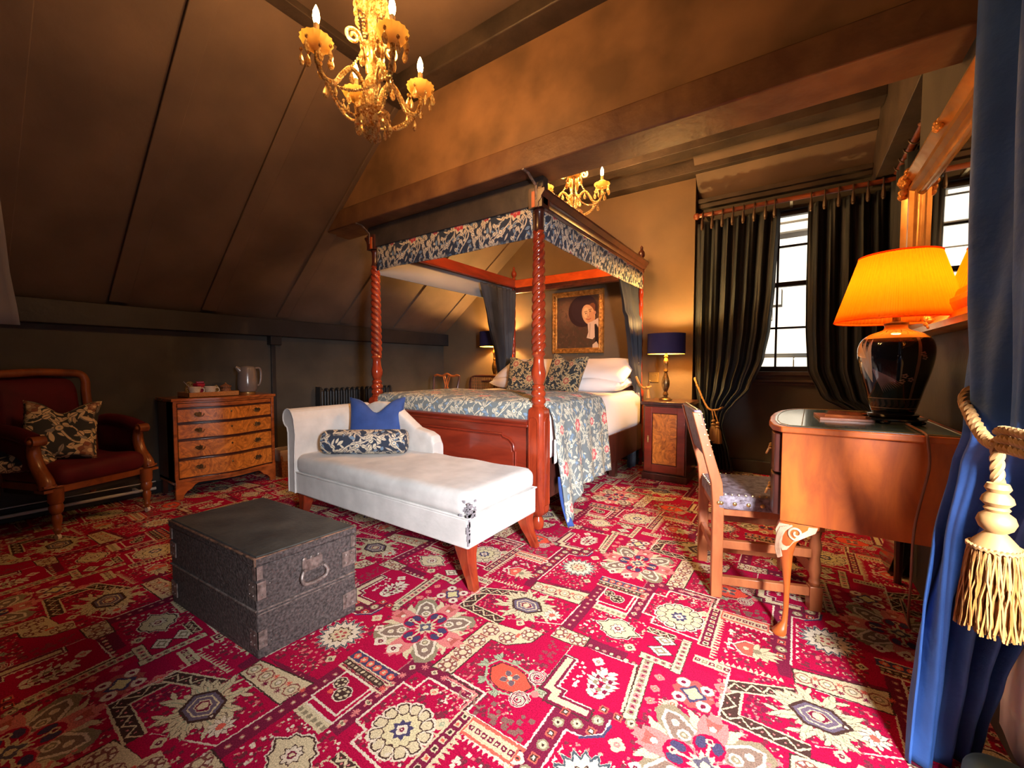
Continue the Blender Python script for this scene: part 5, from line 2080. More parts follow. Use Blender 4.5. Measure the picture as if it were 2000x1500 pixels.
# radiator under the low wall
rd = thing('column_radiator', 'black column radiator against the low wall behind the bed', 'radiator', (-4.04, 2.82, 0))
for i in range(15):
    y = -.44 + .88 * i / 14
    m = MB()
    for x in (-.025, .025):
        m.tube([(x, y, .11), (x, y, .735)], .013, 8)
    m.tube(spline([(-.025, y, .735), (-.015, y, .755), (.015, y, .755), (.025, y, .735)], 3), .013, 8)
    m.tube(spline([(-.025, y, .11), (-.015, y, .09), (.015, y, .09), (.025, y, .11)], 3), .013, 8)
    m.build('column', M['radiator'], rd)
for y in (-.41, .41):
    MB().bx(-.03, .03, y - .012, y + .012, 0, .1).build('foot', M['radiator'], rd)
MB().bx(-.035, .045, -.475, -.455, .05, .785).build('end_panel', M['radiator'], rd)

# chairs and side table in the far alcove
hc = thing('splat_back_chair', 'small dark chair with arched top rail and pierced splat beyond the bed', 'chair', (-3.40, 3.36, 0))
m = MB().prism([(-.20, -.19), (.20, -.19), (.17, .17), (-.17, .17)], .43, .47, plane='XY')
m.build('seat', M['redvel'], hc, bev=.01)
for s_ in (-1, 1):
    MB().tube([(.16 * s_, .18, 0), (.17 * s_, .16, .45), (.185 * s_, .19, .70), (.205 * s_, .22, .86), (.195 * s_, .225, .885)], [.014, .016, .014, .012, .012], 8).build('leg', M['dmahog'], hc)
    MB().tube([(.19 * s_, -.18, 0), (.185 * s_, -.175, .44)], [.013, .018], 8).build('leg', M['dmahog'], hc)
MB().tube(spline([(-.20, .225, .88), (-.16, .225, .89), (-.08, .225, .88), (0, .225, .905), (.08, .225, .88), (.16, .225, .89), (.20, .225, .88)], 6), .014, 8).build('top_rail', M['walnut'], hc)
m = MB()
for s_ in (-1, 1):
    m.tube(spline([(.055 * s_, .222, .885), (.04 * s_, .22, .83), (.02 * s_, .215, .76), (.035 * s_, .205, .66), (.045 * s_, .19, .50)], 5), .007, 6)
    m.tube(spline([(.03 * s_, .222, .885), (.008 * s_, .22, .82), (.014 * s_, .212, .74), (.008 * s_, .20, .62), (.02 * s_, .19, .50)], 5), .006, 6)
m.bx(-.05, .05, .178, .192, .49, .515)
m.tube([(-.035, .215, .74), (.035, .215, .74)], .006, 6)
m.build('splat', M['walnut'], hc)
cc_ = thing('cane_back_chair', 'dark chair with a rounded cane panelled back beside the left bedside lamp', 'chair', (-3.10, 3.74, 0))
MB().bx(-.24, .24, -.22, .20, .42, .46).build('seat', M['wicker'], cc_, bev=.01)
for s_ in (-1, 1):
    for y in (-.19, .18):
        MB().tube([(.21 * s_, y, 0), (.21 * s_, y, .43)], [.016, .02], 8).build('leg', M['dmahog'], cc_)
MB().tube(spline([(-.23, .19, .44), (-.25, .21, .70), (-.25, .22, .82), (-.21, .225, .865), (-.1, .225, .875), (.1, .225, .875), (.21, .225, .865), (.25, .22, .82), (.25, .21, .70), (.23, .19, .44)], 5), .014, 8).build('back_frame', M['dmahog'], cc_)
m = MB()
for k_ in range(13):
    x = -.22 + .44 * k_ / 12
    m.bx(x - .003, x + .003, .208, .214, .55, .865)
for k_ in range(9):
    z = .55 + .31 * k_ / 8
    m.bx(-.235, .235, .214, .219, z - .003, z + .003)
m.build('cane_panel', M['wicker'], cc_)
tb2 = thing('side_table', 'small dark side table carrying the left bedside lamp', 'table', (-3.06, 4.10, 0))
MB().lathe([(.18, .80), (.185, .81), (.18, .82)], n=32).build('table_top', M['dmahog'], tb2)
MB().lathe([(.03, .12), (.02, .2), (.035, .4), (.02, .6), (.03, .80)], n=16).build('pedestal', M['dmahog'], tb2)
for k_ in range(3):
    a = k_ * 2 * PI / 3 + .5
    MB().tube([(0, 0, .16), (.12 * math.cos(a), .12 * math.sin(a), .08), (.165 * math.cos(a), .165 * math.sin(a), .012)], [.02, .014, .012], 8).build('leg', M['dmahog'], tb2)


def bedside_lamp(loc, label, power, s=1.0):
    L_ = thing('table_lamp', label, 'lamp', loc, group='navy drum shade bedside lamps')
    MB().lathe([(.055, 0), (.058, .008), (.045, .018), (.020, .028), (.016, .04), (.026, .05), (.022, .062), (.014, .075), (.022, .095), (.034, .13), (.036, .16), (.028, .20), (.016, .235), (.012, .25), (.022, .262), (.018, .275), (.012, .29), (.020, .32), (.024, .345), (.018, .37), (.010, .385), (.018, .395), (.012, .405), (.008, .43)], n=24).build('base', M['agebrass'], L_)
    MB().lathe([(.162 * s, .42), (.162 * s, .60)], n=40, cap=False).build('lamp_shade', M['navy'], L_)
    li = MB().lathe([(.158 * s, .421), (.158 * s, .599)], n=40, cap=False).build('shade_lining', M['goldin'], L_)
    rg = MB().tube([(.160 * s * math.cos(t), .160 * s * math.sin(t), .42) for t in [2 * PI * k_ / 40 for k_ in range(40)]], .003, 6, closed=True).build('rim', M['goldin'], L_)
    MB().ball((0, 0, .475), .022, 12, 8, (1, 1, 1.3)).build('bulb', M['bulbw'], L_)
    lamp('lamp_light', 'POINT', (0, 0, .52), power, (1.0, .58, .18), .03, parent=L_)
    return L_


# ================================================================== NIGHTSTAND
ns = thing('bedside_cabinet', 'dark bedside cabinet with a burr walnut door panel right of the bed', 'cabinet', (-.91, 3.84, 0))
NX0, NX1, NY0, NY1 = -1.085, -.725, 3.64, 4.06
MB().bx(NX0, NX1, NY0 + .012, NY1, .06, .66).build('body', M['dmahog'], ns, W=True, bev=.003)
MB().bx(NX0 - .02, NX1 + .02, NY0 - .02, NY1 + .01, .66, .69).build('top', M['dmahog'], ns, W=True, bev=.006)
MB().bx(NX0 - .01, NX1 + .01, NY0 - .008, NY1, .0, .06).build('plinth', M['dmahog'], ns, W=True, bev=.006)
dr = MB()
for b_ in ((NX0 + .012, NX0 + .075, .075, .645), (NX1 - .075, NX1 - .012, .075, .645), (NX0 + .075, NX1 - .075, .59, .645), (NX0 + .075, NX1 - .075, .075, .14)):
    dr.bx(b_[0], b_[1], NY0 - .006, NY0 + .014, b_[2], b_[3])
do = dr.build('door', M['mahogx'], ns, W=True, bev=.002)
pn_ = MB().bx(NX0 + .080, NX1 - .080, NY0 + .0, NY0 + .01, .145, .585).build('door_panel', M['burl'], do, bev=.004)
pn_.location = (.91, -3.84, 0)
k_ = MB().bx(NX0 + .038, NX0 + .050, NY0 - .010, NY0 - .005, .33, .39)
k_.ball((NX0 + .044, NY0 - .016, .37), .006, 8, 6)
k_.tube([(NX0 + .044, NY0 - .014, .368), (NX0 + .044, NY0 - .018, .345)], .004, 6)
k_ = k_.build('door_handle', M['brass'], do)
k_.location = (.91, -3.84, 0)
bedside_lamp((-.955, 3.86, .69), 'navy drum shade lamp standing on the bedside cabinet right of the bed', 68)
bedside_lamp((-3.06, 4.08, .82), 'navy drum shade lamp left of the bed, partly behind the bed curtain', 60, 1.15)
m = MB().bx(-1.225, -1.125, YB - .012, YB, .835, .935)
m.bx(-1.205, -1.185, YB - .014, YB - .01, .895, .915)
m.bx(-1.165, -1.145, YB - .014, YB - .01, .895, .915)
tag(m.build('wall_socket', M['brass'], bev=.003), 'brass plated wall socket beside the right bedside lamp', 'socket')

# ================================================================== WINDOW CURTAINS
def rope(m, pts, r, n=8, twist=True, strands=3):
    P = spline(pts, n)
    if not twist:
        return m.tube(P, r, 8)
    # lay three strands around the path
    L_ = 0
    acc = [0]
    for a, b in zip(P, P[1:]):
        L_ += (b - a).length
        acc.append(L_)
    for k_ in range(strands):
        q = []
        for i, p in enumerate(P):
            t = (P[min(i + 1, len(P) - 1)] - P[max(i - 1, 0)]).normalized()
            u = t.cross(Vector((0.3, 0.1, 1))).normalized()
            w_ = t.cross(u)
            a = acc[i] / (r * 5.5) * 2 * PI + 2 * PI * k_ / strands
            q.append(p + (u * math.cos(a) + w_ * math.sin(a)) * r * .48)
        m.tube(q, r * .62, 6)
    return m


m = drape(MB(), [(.03, -.66, -.44, .03), (.20, -.64, -.47, .03), (.45, -.69, -.53, .02, .7), (.58, -.70, -.50, 0, .5), (.64, -.74, -.44, 0, .6), (.80, -.765, -.31), (1.07, -.775, -.215), (1.33, -.78, -.175), (1.68, -.78, -.150), (2.33, -.775, -.125, 0, .8)], 'X', 4.21, 7, .030, 110, 60)
c1 = tag(m.build('window_curtain', M['curtain'], solid=.004), 'dark velvet curtain left of the window glass, drawn aside by a rope', 'curtain', 'dark velvet window curtains')
m = drape(MB(), [(.03, .44, .66, .03), (.45, .52, .69, .02, .7), (.58, .48, .68, 0, .5), (.64, .36, .70, 0, .6), (.74, .19, .72), (.98, .095, .73), (1.33, .075, .74), (1.68, .070, .74), (2.33, .068, .72, 0, .8)], 'X', 4.21, 7, .028, 110, 60)
c2_ = tag(m.build('window_curtain', M['curtain'], solid=.004), 'dark velvet curtain right of the window glass, behind the big lamp', 'curtain', 'dark velvet window curtains')
m = drape(MB(), [(.03, 3.62, 4.12), (1.0, 3.60, 4.14), (2.36, 3.58, 4.16)], 'Y', .60, 6, .030, 60, 20)
tag(m.build('window_curtain', M['curtain'], solid=.004), 'dark velvet curtain on the side pole in the bay corner', 'curtain', 'dark velvet window curtains')
pl = thing('curtain_pole', 'reddish wooden curtain pole with turned end above the window', 'curtain pole', (0, 4.21, 2.40))
MB().tube([(-.76, 0, 0), (.74, 0, 0)], .020, 12).build('rod', M['pole'], pl)
MB().ball((-.785, 0, 0), .030, 14, 10).build('finial', M['pole'], pl)
for x in (-.70, -.05, .68):
    MB().bx(x - .01, x + .01, -.01, .20, -.012, .012).build('bracket', M['brass'] if x == -.05 else M['beam'], pl)
for i, x in enumerate([-.73 + .083 * k_ for k_ in range(8)][:7] + [-.165] + [.085 + .088 * k_ for k_ in range(7)]):
    m = MB().tube([(x, .033 * math.cos(t), .033 * math.sin(t) - .010) for t in [2 * PI * k_ / 20 for k_ in range(20)]], .0055, 6, closed=True)
    m.lathe([(.013, -.135), (.015, -.11), (.008, -.05), (.004, -.04)], (x, -.040, 0), 8)
    m.ball((x, -.046, -.138), .012, 8, 6)
    m.build('curtain_ring', M['ring'], pl)
pl = thing('curtain_pole', 'thick dark curtain pole on the side of the bay running toward the window', 'curtain pole', (.60, 3.85, 2.44))
MB().tube([(0, -.42, 0), (0, .33, 0)], .024, 12).build('rod', M['pole'], pl)
MB().lathe([(.012, 0), (.03, .01), (.034, .03), (.02, .05), (.03, .07), (.02, .095), (.002, .10)], n=16).xf(Matrix.Rotation(PI / 2, 4, 'X')).xf(Matrix.Translation((0, -.41, 0))).build('finial', M['pole'], pl)
MB().bx(-.012, .27, -.2, -.17, -.015, .015).build('bracket', M['beam'], pl)
for y in (-.24, -.1, .05, .2):
    MB().tube([(.036 * math.cos(t), y, .036 * math.sin(t) - .008) for t in [2 * PI * k_ / 20 for k_ in range(20)]], .005, 6, closed=True).build('curtain_ring', M['ring'], pl)
tbk = thing('tassel_tieback', 'gold rope tieback with two small tassels on the left window curtain', 'tieback', (-.62, 4.14, .60))
rope(MB(), [(-.155, .13, .285), (-.145, .05, .26), (-.05, -.01, .06), (0, -.03, 0), (.06, 0, .0), (.09, .07, .02)], .010).build('rope', M['rope'], tbk)
for dx, dz in ((.03, -.03), (.065, -.05)):
    m = MB().tube([(dx * .5, -.03, 0), (dx, -.04, dz - .05)], .006, 6)
    m.ball((dx, -.04, dz - .07), .017, 10, 8)
    m.ball((dx, -.04, dz - .10), .020, 10, 8, (1, 1, .7))
    m.lathe([(.040, -.25), (.030, -.14), (.014, -.11)], (dx, -.04, dz), 20, rf=lambda t, z: 1 + .08 * math.sin(11 * t))
    m.build('tassel', M['rope'], tbk)

# ================================================================== DESK
dk = thing('writing_desk', 'bow fronted mahogany writing desk on carved cabriole legs by the right wall', 'desk', (.2, 2.15, 0))
XB = .465
top = [(-.030, 1.765), (-.060, 1.815), (-.075, 1.93), (-.078, 2.10), (-.070, 2.26), (-.045, 2.42), (.0, 2.52), (.045, 2.575), (XB, 2.60), (XB, 1.765)]
MB().prism(top, .760, .782, plane='XY').build('desk_top', M['desk'], dk, W=True, bev=.004)
c0 = (.2, 2.17)
ins = [(c0[0] + (x - c0[0]) * .93, c0[1] + (y - c0[1]) * .95) for x, y in top]
t_ = MB().prism(ins, .781, .7838, plane='XY').build('leather_inset', M['leather'], dk, W=True)
MB().tube([(c0[0] + (x - c0[0]) * .90, c0[1] + (y - c0[1]) * .92, .7842) for x, y in top], .0012, 4, closed=True).tube([(.03, 1.82, .7842), (.05, 2.50, .7842)], .0014, 4).build('inlay_line', M['brass'], dk, W=True)
MB().bx(-.028, XB - .01, 1.788, 1.806, .430, .760).build('side_panel', M['desk'], dk, W=True, bev=.002)
MB().bx(.0, XB - .01, 2.545, 2.565, .430, .760).build('side_panel', M['desk'], dk, W=True, bev=.002)
MB().bx(XB - .03, XB - .012, 1.806, 2.56, .43, .76).build('back_panel', M['desk'], dk, W=True)
for (y0, y1) in ((1.806, 1.985), (2.37, 2.545)):
    for (z0, z1) in ((.445, .595), (.605, .75)):
        xs = [(-.05 - .014 * math.sin(PI * k_ / 8) if y0 < 2 else -.03 + .03 * k_ / 8, y0 + (y1 - y0) * k_ / 8) for k_ in range(9)]
        d = MB().prism(xs + [(.3, y1), (.3, y0)], z0, z1, plane='XY').build('drawer', M['dmahog'], dk, W=True, bev=.004)
        yc = (y0 + y1) / 2
        h = MB()
        for s_ in (-1, 1):
            h.ball((-.066, yc + s_ * .03, (z0 + z1) / 2 + .01), .008, 8, 6)
        h.tube(spline([(-.068, yc - .03, (z0 + z1) / 2 + .01), (-.078, yc - .02, (z0 + z1) / 2 - .015), (-.080, yc, (z0 + z1) / 2 - .02), (-.078, yc + .02, (z0 + z1) / 2 - .015), (-.068, yc + .03, (z0 + z1) / 2 + .01)], 4), .0035, 6)
        h = h.build('handle', M['brass'], d)
        h.location = (-.2, -2.15, 0)
MB().bx(-.062, .30, 1.99, 2.365, .665, .75).build('drawer', M['dmahog'], dk, W=True, bev=.004)


def cabriole(x, y, carved=True):
    """x, y: outer corner of the knee; rows (z, left, right) traced as half widths about the leg"""
    rows = [(0, -.030, .010), (.010, -.034, .014), (.028, -.020, .014), (.05, -.004, .015), (.10, .000, .017), (.18, .000, .019), (.25, -.008, .022), (.31, -.019, .026), (.355, -.027, .036), (.378, -.030, .052), (.398, -.029, .075), (.415, -.026, .100), (.432, -.020, .104)]
    m = MB()

    def fn(u, v):
        z, l_, r_ = rows[int(round(v * (len(rows) - 1)))]
        c_, h_ = (l_ + r_) / 2, (r_ - l_) / 2
        hy = min(h_, .030) if z > .05 else h_
        a = 2 * PI * u
        ca, sa = math.cos(a), math.sin(a)
        return (x + .02 + c_ + h_ * abs(ca) ** .8 * (1 if ca > 0 else -1), y + (.0 if z > .03 else -.008) + hy * abs(sa) ** .8 * (1 if sa > 0 else -1), z)
    m.grid(fn, 24, len(rows) - 1, cu=True)
    n0 = len(m.v)
    m.v += [fn(i / 24, 0) for i in range(24)]
    m.f.append(tuple(range(n0, n0 + 24)))
    p = m.build('leg', M['desk'], dk, W=True, ang=70)
    if not carved:
        return
    c = MB()
    cxx, czz, yy = x + .052, .398, y - .030
    q_ = [(cxx + (.003 + .022 * t) * math.cos(9.0 * t + 2.0), yy - .003, czz + (.003 + .022 * t) * math.sin(9.0 * t + 2.0)) for t in np.linspace(0, 1, 44)]
    c.tube(q_, .0042, 6)
    for k_ in range(9):
        f_ = k_ / 8
        c.tube(spline([(x + .040 - .034 * f_, yy + .001, .424 - .012 * f_), (x + .016 - .020 * f_, yy - .004 + .004 * f_, .398 - .018 * f_), (x + .004 - .012 * f_, yy + .001 + .012 * f_, .350 - .024 * f_), (x + .010 - .010 * f_, yy + .010 + .008 * f_, .300 - .010 * f_)], 6), .0036, 6)
    ctr = [(x + .0 , .424), (x + .115, .428), (x + .108, .408), (x + .078, .386), (x + .046, .362), (x + .026, .330), (x + .012, .325), (x - .006, .36), (x - .010, .40)]
    c.prism(ctr, yy + .002, yy + .020)
    c = c.build('carved_scroll', M['carve'], p, bev=.002)
    c.location = (-.2, -2.15, 0)


cabriole(-.030, 1.805)
cabriole(.005, 2.53, False)
for y in (1.83, 2.53):
    MB().tube([(XB - .045, y, 0), (XB - .045, y, .44)], [.014, .022], 8).build('leg', M['dmahog'], dk, W=True)

bk = thing('booklet', 'brown leather booklet lying under another on the desk', 'book', (.17, 2.16, .784), R(4))
MB().bx(-.085, .085, -.10, .10, 0, .010).build('cover', M['oak'], bk, bev=.001)
bk = thing('booklet', 'reddish brown booklet on top of the other beside the vase lamp', 'book', (.195, 2.17, .7945), R(-7))
MB().bx(-.075, .075, -.09, .09, 0, .010).build('cover', M['walnut'], bk, bev=.001)

# the big lamp
LX, LY = .318, 2.12
lp = thing('vase_lamp', 'black porcelain vase lamp with an orange pleated shade on the desk', 'lamp', (LX, LY, .784), R(16))
m = MB().lathe([(.060, .018), (.072, .024), (.076, .034), (.066, .040)], n=32)
m.lathe([(.09, .010), (.098, .014), (.098, .020), (.06, .022)], n=32, rf=lambda t, z: 1 + .05 * math.cos(5 * t))
for k_ in range(5):
    a = 2 * PI * k_ / 5 + .3
    m.ball((.088 * math.cos(a), .088 * math.sin(a), .008), .012, 8, 6, (1.3, 1.3, .7))
m.build('stand', M['black'], lp)
vp = [(.060, .040), (.064, .046), (.072, .075), (.085, .13), (.098, .18), (.107, .225), (.111, .262), (.109, .292), (.098, .318), (.078, .336), (.055, .346), (.040, .352), (.034, .360), (.034, .372)]
vp = [(a.x, a.y) for a in spline([(r_, z_, 0) for r_, z_ in vp], 3)]
MB().grid(lambda u, v: (vp[int(round(v * (len(vp) - 1)))][0] * math.cos(2 * PI * u), vp[int(round(v * (len(vp) - 1)))][0] * math.sin(2 * PI * u), vp[int(round(v * (len(vp) - 1)))][1]), 48, len(vp) - 1).build(
    'vase', M['vase'], lp, ang=70, uv=lambda p: ((math.atan2(p[1], p[0]) / (2 * PI)) % 1.0, (p[2] - .04) / .332))
MB().lathe([(.036, .370), (.036, .378), (.02, .382), (.012, .386), (.012, .42)], n=20).build('neck', M['agebrass'], lp)


def pleat(t, z):
    return 1 + .014 * math.sin(84 * t)


MB().lathe([(.186, .388), (.186, .392)] + [(.186 - .070 * k_ / 10, .392 + .240 * k_ / 10) for k_ in range(11)], n=420, rf=pleat, cap=False).build('lamp_shade', M['shade'], lp, ang=80)
for (r_, z) in ((.186, .388), (.1165, .632)):
    MB().tube([(r_ * math.cos(t), r_ * math.sin(t), z) for t in [2 * PI * k_ / 60 for k_ in range(60)]], .0035, 6, closed=True).build('shade_trim', M['shade'], lp)
MB().ball((0, 0, .48), .028, 12, 8, (1, 1, 1.3)).build('bulb', M['bulbw'], lp)
lamp('vase_lamp_light', 'POINT', (0, 0, .50), 12.5, (1.0, .55, .16), .03, parent=lp)
fx_ = MB().tube(spline([(.345, 2.04, .789), (.345, 1.90, .789), (.345, 1.775, .787), (.347, 1.755, .76), (.352, 1.756, .69), (.340, 1.758, .60), (.325, 1.76, .48), (.330, 1.80, .30), (.355, 1.95, .12), (.38, 2.05, .03), (.39, 2.15, .006), (.40, 2.35, .006)], 8), .0038, 8)
tag(fx_.build('power_cord', M['cord']), 'brown flex running from the vase lamp down the side of the desk', 'cord')
m = MB()
m.bc((.45, 2.72, .13), (.05, .24, .26), Matrix.Rotation(R(14), 4, 'Y'))
m.bc((.425, 2.70, .12), (.004, .20, .20), Matrix.Rotation(R(14), 4, 'Y'))
fo_ = m.build('magazine_file', M['black'], bev=.003)
tag(fo_, 'glossy black file box leaning on the floor behind the desk', 'box')

# ================================================================== CHAIR AT THE DESK
jc = thing('leather_chair', 'oak chair with brass studded leather seat and back pushed up to the desk', 'chair', (-.310, 2.105, 0), R(18.7))
HW = .170
HT = .80
for s_ in (-1, 1):
    m = MB()
    pr = [(0, -.022, .022), (.40, -.022, .022), (.50, -.030, .014), (.80, -.110, -.076)]
    for (z, a, b_) in pr:
        for (u, v) in ((a, -1), (b_, -1), (b_, 1), (a, 1)):
            m.v.append((u, HW * s_ + v * .017, z))
    for j in range(3):
        for k_ in range(4):
            m.f.append((j * 4 + k_, j * 4 + (k_ + 1) % 4, j * 4 + 4 + (k_ + 1) % 4, j * 4 + 4 + k_))
    m.f += [(3, 2, 1, 0), (12, 13, 14, 15)]
    m.build('leg', M['oak'], jc, bev=.003)
    m = MB().bx(.345, .390, HW * s_ - .022, HW * s_ + .022, 0, .10)
    m.lathe([(.016, .10), (.022, .115), (.016, .13), (.024, .17), (.016, .22), (.023, .26), (.016, .30), (.022, .33)], (.367, HW * s_, 0), 14)
    m.bx(.345, .390, HW * s_ - .022, HW * s_ + .022, .33, .40)
    m.build('leg', M['oak'], jc, bev=.002)
    for z in (.075, .235):
        MB().bx(.02, .35, HW * s_ - .012, HW * s_ + .012, z - .018, z + .018).build('stretcher', M['oak'], jc, bev=.002)
MB().bx(-.012, .012, -HW, HW, .17, .205).build('stretcher', M['oak'], jc, bev=.002)
MB().bx(.355, .38, -HW, HW, .14, .19).build('stretcher', M['oak'], jc, bev=.002)
MB().bx(.0, .385, -HW + .005, HW - .005, .355, .385).build('seat_rail', M['oak'], jc, bev=.002)
so = weld(soft_box(MB(), -.012, .395, -HW - .019, HW + .019, .385, .455, .016, 20, .002).build('seat', M['chleath'], jc))
sn = MB()
for s_ in (-1, 1):
    for k_ in range(8):
        sn.ball((.01 + .052 * k_, s_ * (HW + .019), .415), .0090, 8, 5, (1, .5, 1))
    for k_ in range(16):
        sn.ball((.0 + .026 * k_, s_ * (HW + .013), .453), .004, 6, 4)
for k_ in range(14):
    sn.ball((-.008, -HW + 2 * HW * k_ / 13, .453), .004, 6, 4)
sn.build('studs', M['brass'], so)
def lean(z):
    return -.030 + (z - .50) / .32 * -.085 + .022


bp_ = MB()
n0 = 0
for (z, a, b_) in ((.60, .0, .0), (.815, .0, .0)):
    pass
bp_.add([(lean(z) + d, y, z) for z in (.60, .81) for y in (-HW - .012, HW + .012) for d in (-.016, .016)], [(0, 1, 3, 2), (4, 6, 7, 5), (0, 4, 5, 1), (2, 3, 7, 6), (0, 2, 6, 4), (1, 5, 7, 3)])
bo2 = bp_.build('backrest', M['chleath'], jc, bev=.006)
sn = MB()
for s_ in (-1, 1):
    for k_ in range(5):
        z = .615 + .044 * k_
        sn.ball((lean(z) + .002, s_ * (HW + .013), z), .0098, 8, 5, (1, .5, 1))
    for k_ in range(9):
        z = .61 + .023 * k_
        sn.ball((lean(z) + .017, s_ * (HW + .005), z), .004, 6, 4)
for k_ in range(15):
    sn.ball((lean(.81), -HW + 2 * HW * k_ / 14, .812), .005, 6, 4)
sn.build('studs', M['brass'], bo2)
for s_ in (-1, 1):
    MB().ball((.0, s_ * (HW + .018), .415), .009, 8, 5, (1, .5, 1)).build('stud', M['brass'], jc)

# ================================================================== MIRROR
mr_ = thing('wall_mirror', 'large gilt framed mirror on the right wall behind the vase lamp', 'mirror', (XR - .001, 2.16, 1.525))
m = MB()
mp = [(0, 0), (.0, .040), (.010, .060), (.030, .066), (.045, .050), (.060, .040), (.085, .052), (.100, .050), (.112, .034), (.125, .030), (.138, .020), (.145, .008), (.145, 0)]
n0 = 0
my, mz = .62, .40
for (i_, d) in mp:
    for sy_, sz_ in ((-1, -1), (1, -1), (1, 1), (-1, 1)):
        m.v.append((-d, sy_ * (my - i_), sz_ * (mz - i_)))
for j in range(len(mp) - 1):
    for k_ in range(4):
        m.f.append((j * 4 + k_, j * 4 + (k_ + 1) % 4, j * 4 + 4 + (k_ + 1) % 4, j * 4 + 4 + k_))
mf = m.build('frame', M['goldm'], mr_, ang=30)
q = random.Random(6)
for sy_ in (-1, 1):
    for sz_ in (-1, 1):
        or_ = MB()
        for k_ in range(26):
            a = q.uniform(0, PI / 2)
            r_ = q.uniform(0, .11)
            or_.ball((-.055 - q.uniform(0, .012), sy_ * (my - .02 - r_ * math.cos(a)), sz_ * (mz - .02 - r_ * math.sin(a) * .9)), q.uniform(.012, .020), 8, 5)
        or_.build('corner_ornament', M['gold'], mf)
for sz_ in (-1, 1):
    or_ = MB()
    for k_ in range(10):
        or_.ball((-.06, .02 + q.uniform(-.03, .03), sz_ * (mz - .03 - q.uniform(-.01, .03))), q.uniform(.008, .014), 8, 5)
    or_.build('rail_ornament', M['gold'], mf)
MB().bx(-.012, -.004, -my + .14, my - .14, -mz + .14, mz - .14).build('mirror_glass', M['mirror'], mr_)

# ================================================================== NEAR CURTAIN
NC = [(.005, .400, 1.500, .268, 1.372, .7), (.10, .405, 1.490, .275, 1.395, .9), (.25, .425, 1.460, .283, 1.415, 1.1), (.38, .450, 1.430, .288, 1.430, 1.2), (.57, .460, 1.340, .300, 1.435, 1.1),
      (.78, .440, 1.150, .305, 1.350, .8), (.86, .420, 1.050, .305, 1.285, .6), (.95, .420, 1.000, .315, 1.340, .7), (1.15, .410, .920, .340, 1.430, 1.1), (1.4, .410, .850, .358, 1.470, 1.5), (1.9, .410, .700, .370, 1.540, 1.7), (2.62, .410, .550, .375, 1.570, 1.7)]


def nearc(u, v):
    z = .005 + 2.615 * v
    x0, y0, x1, y1, af = interp(NC, z)
    dx, dy = x1 - x0, y1 - y0
    L_ = math.hypot(dx, dy)
    nx, ny = -dy / L_, dx / L_
    w_ = .024 * af * (math.sin(2 * PI * 3.6 * u + 1.9 + .5 * math.sin(v * 7)) + .3 * math.sin(2 * PI * 8.3 * u + v * 4))
    return (x0 + dx * u + nx * w_, y0 + dy * u + ny * w_, z)


m = MB().grid(nearc, 160, 130)
nc = tag(m.build('window_curtain', M['curtblue'], solid=.005, ang=70), 'long blue velvet curtain held by a thick gold rope at the right edge', 'curtain')
m = MB().grid(lambda u, v: (.460 + .005 * math.sin(u * 14), .95 + .61 * u, .075 + .80 * v), 20, 8)
tag(m.build('curtain_lining', M['cream'], solid=.004), 'pale lining cloth hanging behind the blue velvet curtain', 'curtain')
npole = thing('curtain_pole', 'long wooden pole carrying the blue velvet curtain', 'curtain pole', (.365, .5, 2.66))
MB().tube([(0, -1.2, 0), (0, 1.1, 0)], .02, 12).build('rod', M['pole'], npole)
for y in (-1.1, 1.0):
    MB().bx(-.012, .12, y - .012, y + .012, -.015, .015).build('bracket', M['beam'], npole)
for k_ in range(9):
    y = .04 + .12 * k_
    MB().tube([(.032 * math.cos(t), y, .032 * math.sin(t) - .010) for t in [2 * PI * j / 20 for j in range(20)]], .005, 6, closed=True).build('curtain_ring', M['ring'], npole)
m = weld(soft_box(MB(), .345, .474, .90, 1.395, .0, .112, .05, 24, .002).build('footstool', M['teal']))
tag(m, 'low rounded teal footstool at the foot of the blue curtain', 'footstool')
tt = thing('tassel_tieback', 'thick gold rope tieback with a large fringed tassel on the blue curtain', 'tieback', (.30, 1.02, .88))


def rel(p):
    return (p[0] - .30, p[1] - 1.02, p[2] - .88)


rope(MB(), [rel(p) for p in ((.40, 1.34, .975), (.345, 1.35, .955), (.312, 1.305, .930), (.303, 1.22, .895), (.300, 1.14, .866), (.296, 1.07, .862), (.294, 1.03, .875))], .0105, 16).build('rope', M['rope'], tt)
k_ = MB()
for dz in (-.011, .004, .019):
    rope(k_, [rel(p) for p in ((.292, 1.045, .868 + dz), (.289, 1.02, .874 + dz), (.290, .99, .876 + dz), (.298, .93, .876 + dz), (.32, .88, .876 + dz))], .0075, 10)
k_.build('knot', M['rope'], tt)
rope(MB(), [rel(p) for p in ((.288, 1.030, .872), (.287, 1.028, .84), (.288, 1.026, .81), (.288, 1.024, .795))], .0085, 12).build('tassel_cord', M['rope'], tt)
tz = lambda z: z - .88
m = MB().lathe([(.003, tz(.806)), (.013, tz(.803)), (.016, tz(.795)), (.012, tz(.788)), (.018, tz(.780)), (.020, tz(.772)), (.013, tz(.764)), (.016, tz(.760)), (.013, tz(.755)), (.021, tz(.748)), (.024, tz(.738)), (.020, tz(.727)), (.012, tz(.720)), (.016, tz(.716)), (.026, tz(.703)), (.031, tz(.694))], rel((.288, 1.022, .88)), 28)
m.build('tassel_head', M['rope'], tt)
k_ = MB()
cx2, cy2, _z = rel((.288, 1.022, 0))
rg_ = [(cx2 + .031 * math.cos(t), cy2 + .031 * math.sin(t), tz(.694)) for t in [2 * PI * k2 / 60 for k2 in range(60)]]
k_.tube([(p[0] * 1, p[1], p[2] + .0012 * (1 if i % 2 else -1)) for i, p in enumerate(rg_)], .0035, 6, closed=True)
k_.build('cord_ring', M['rope'], tt)
m = MB()
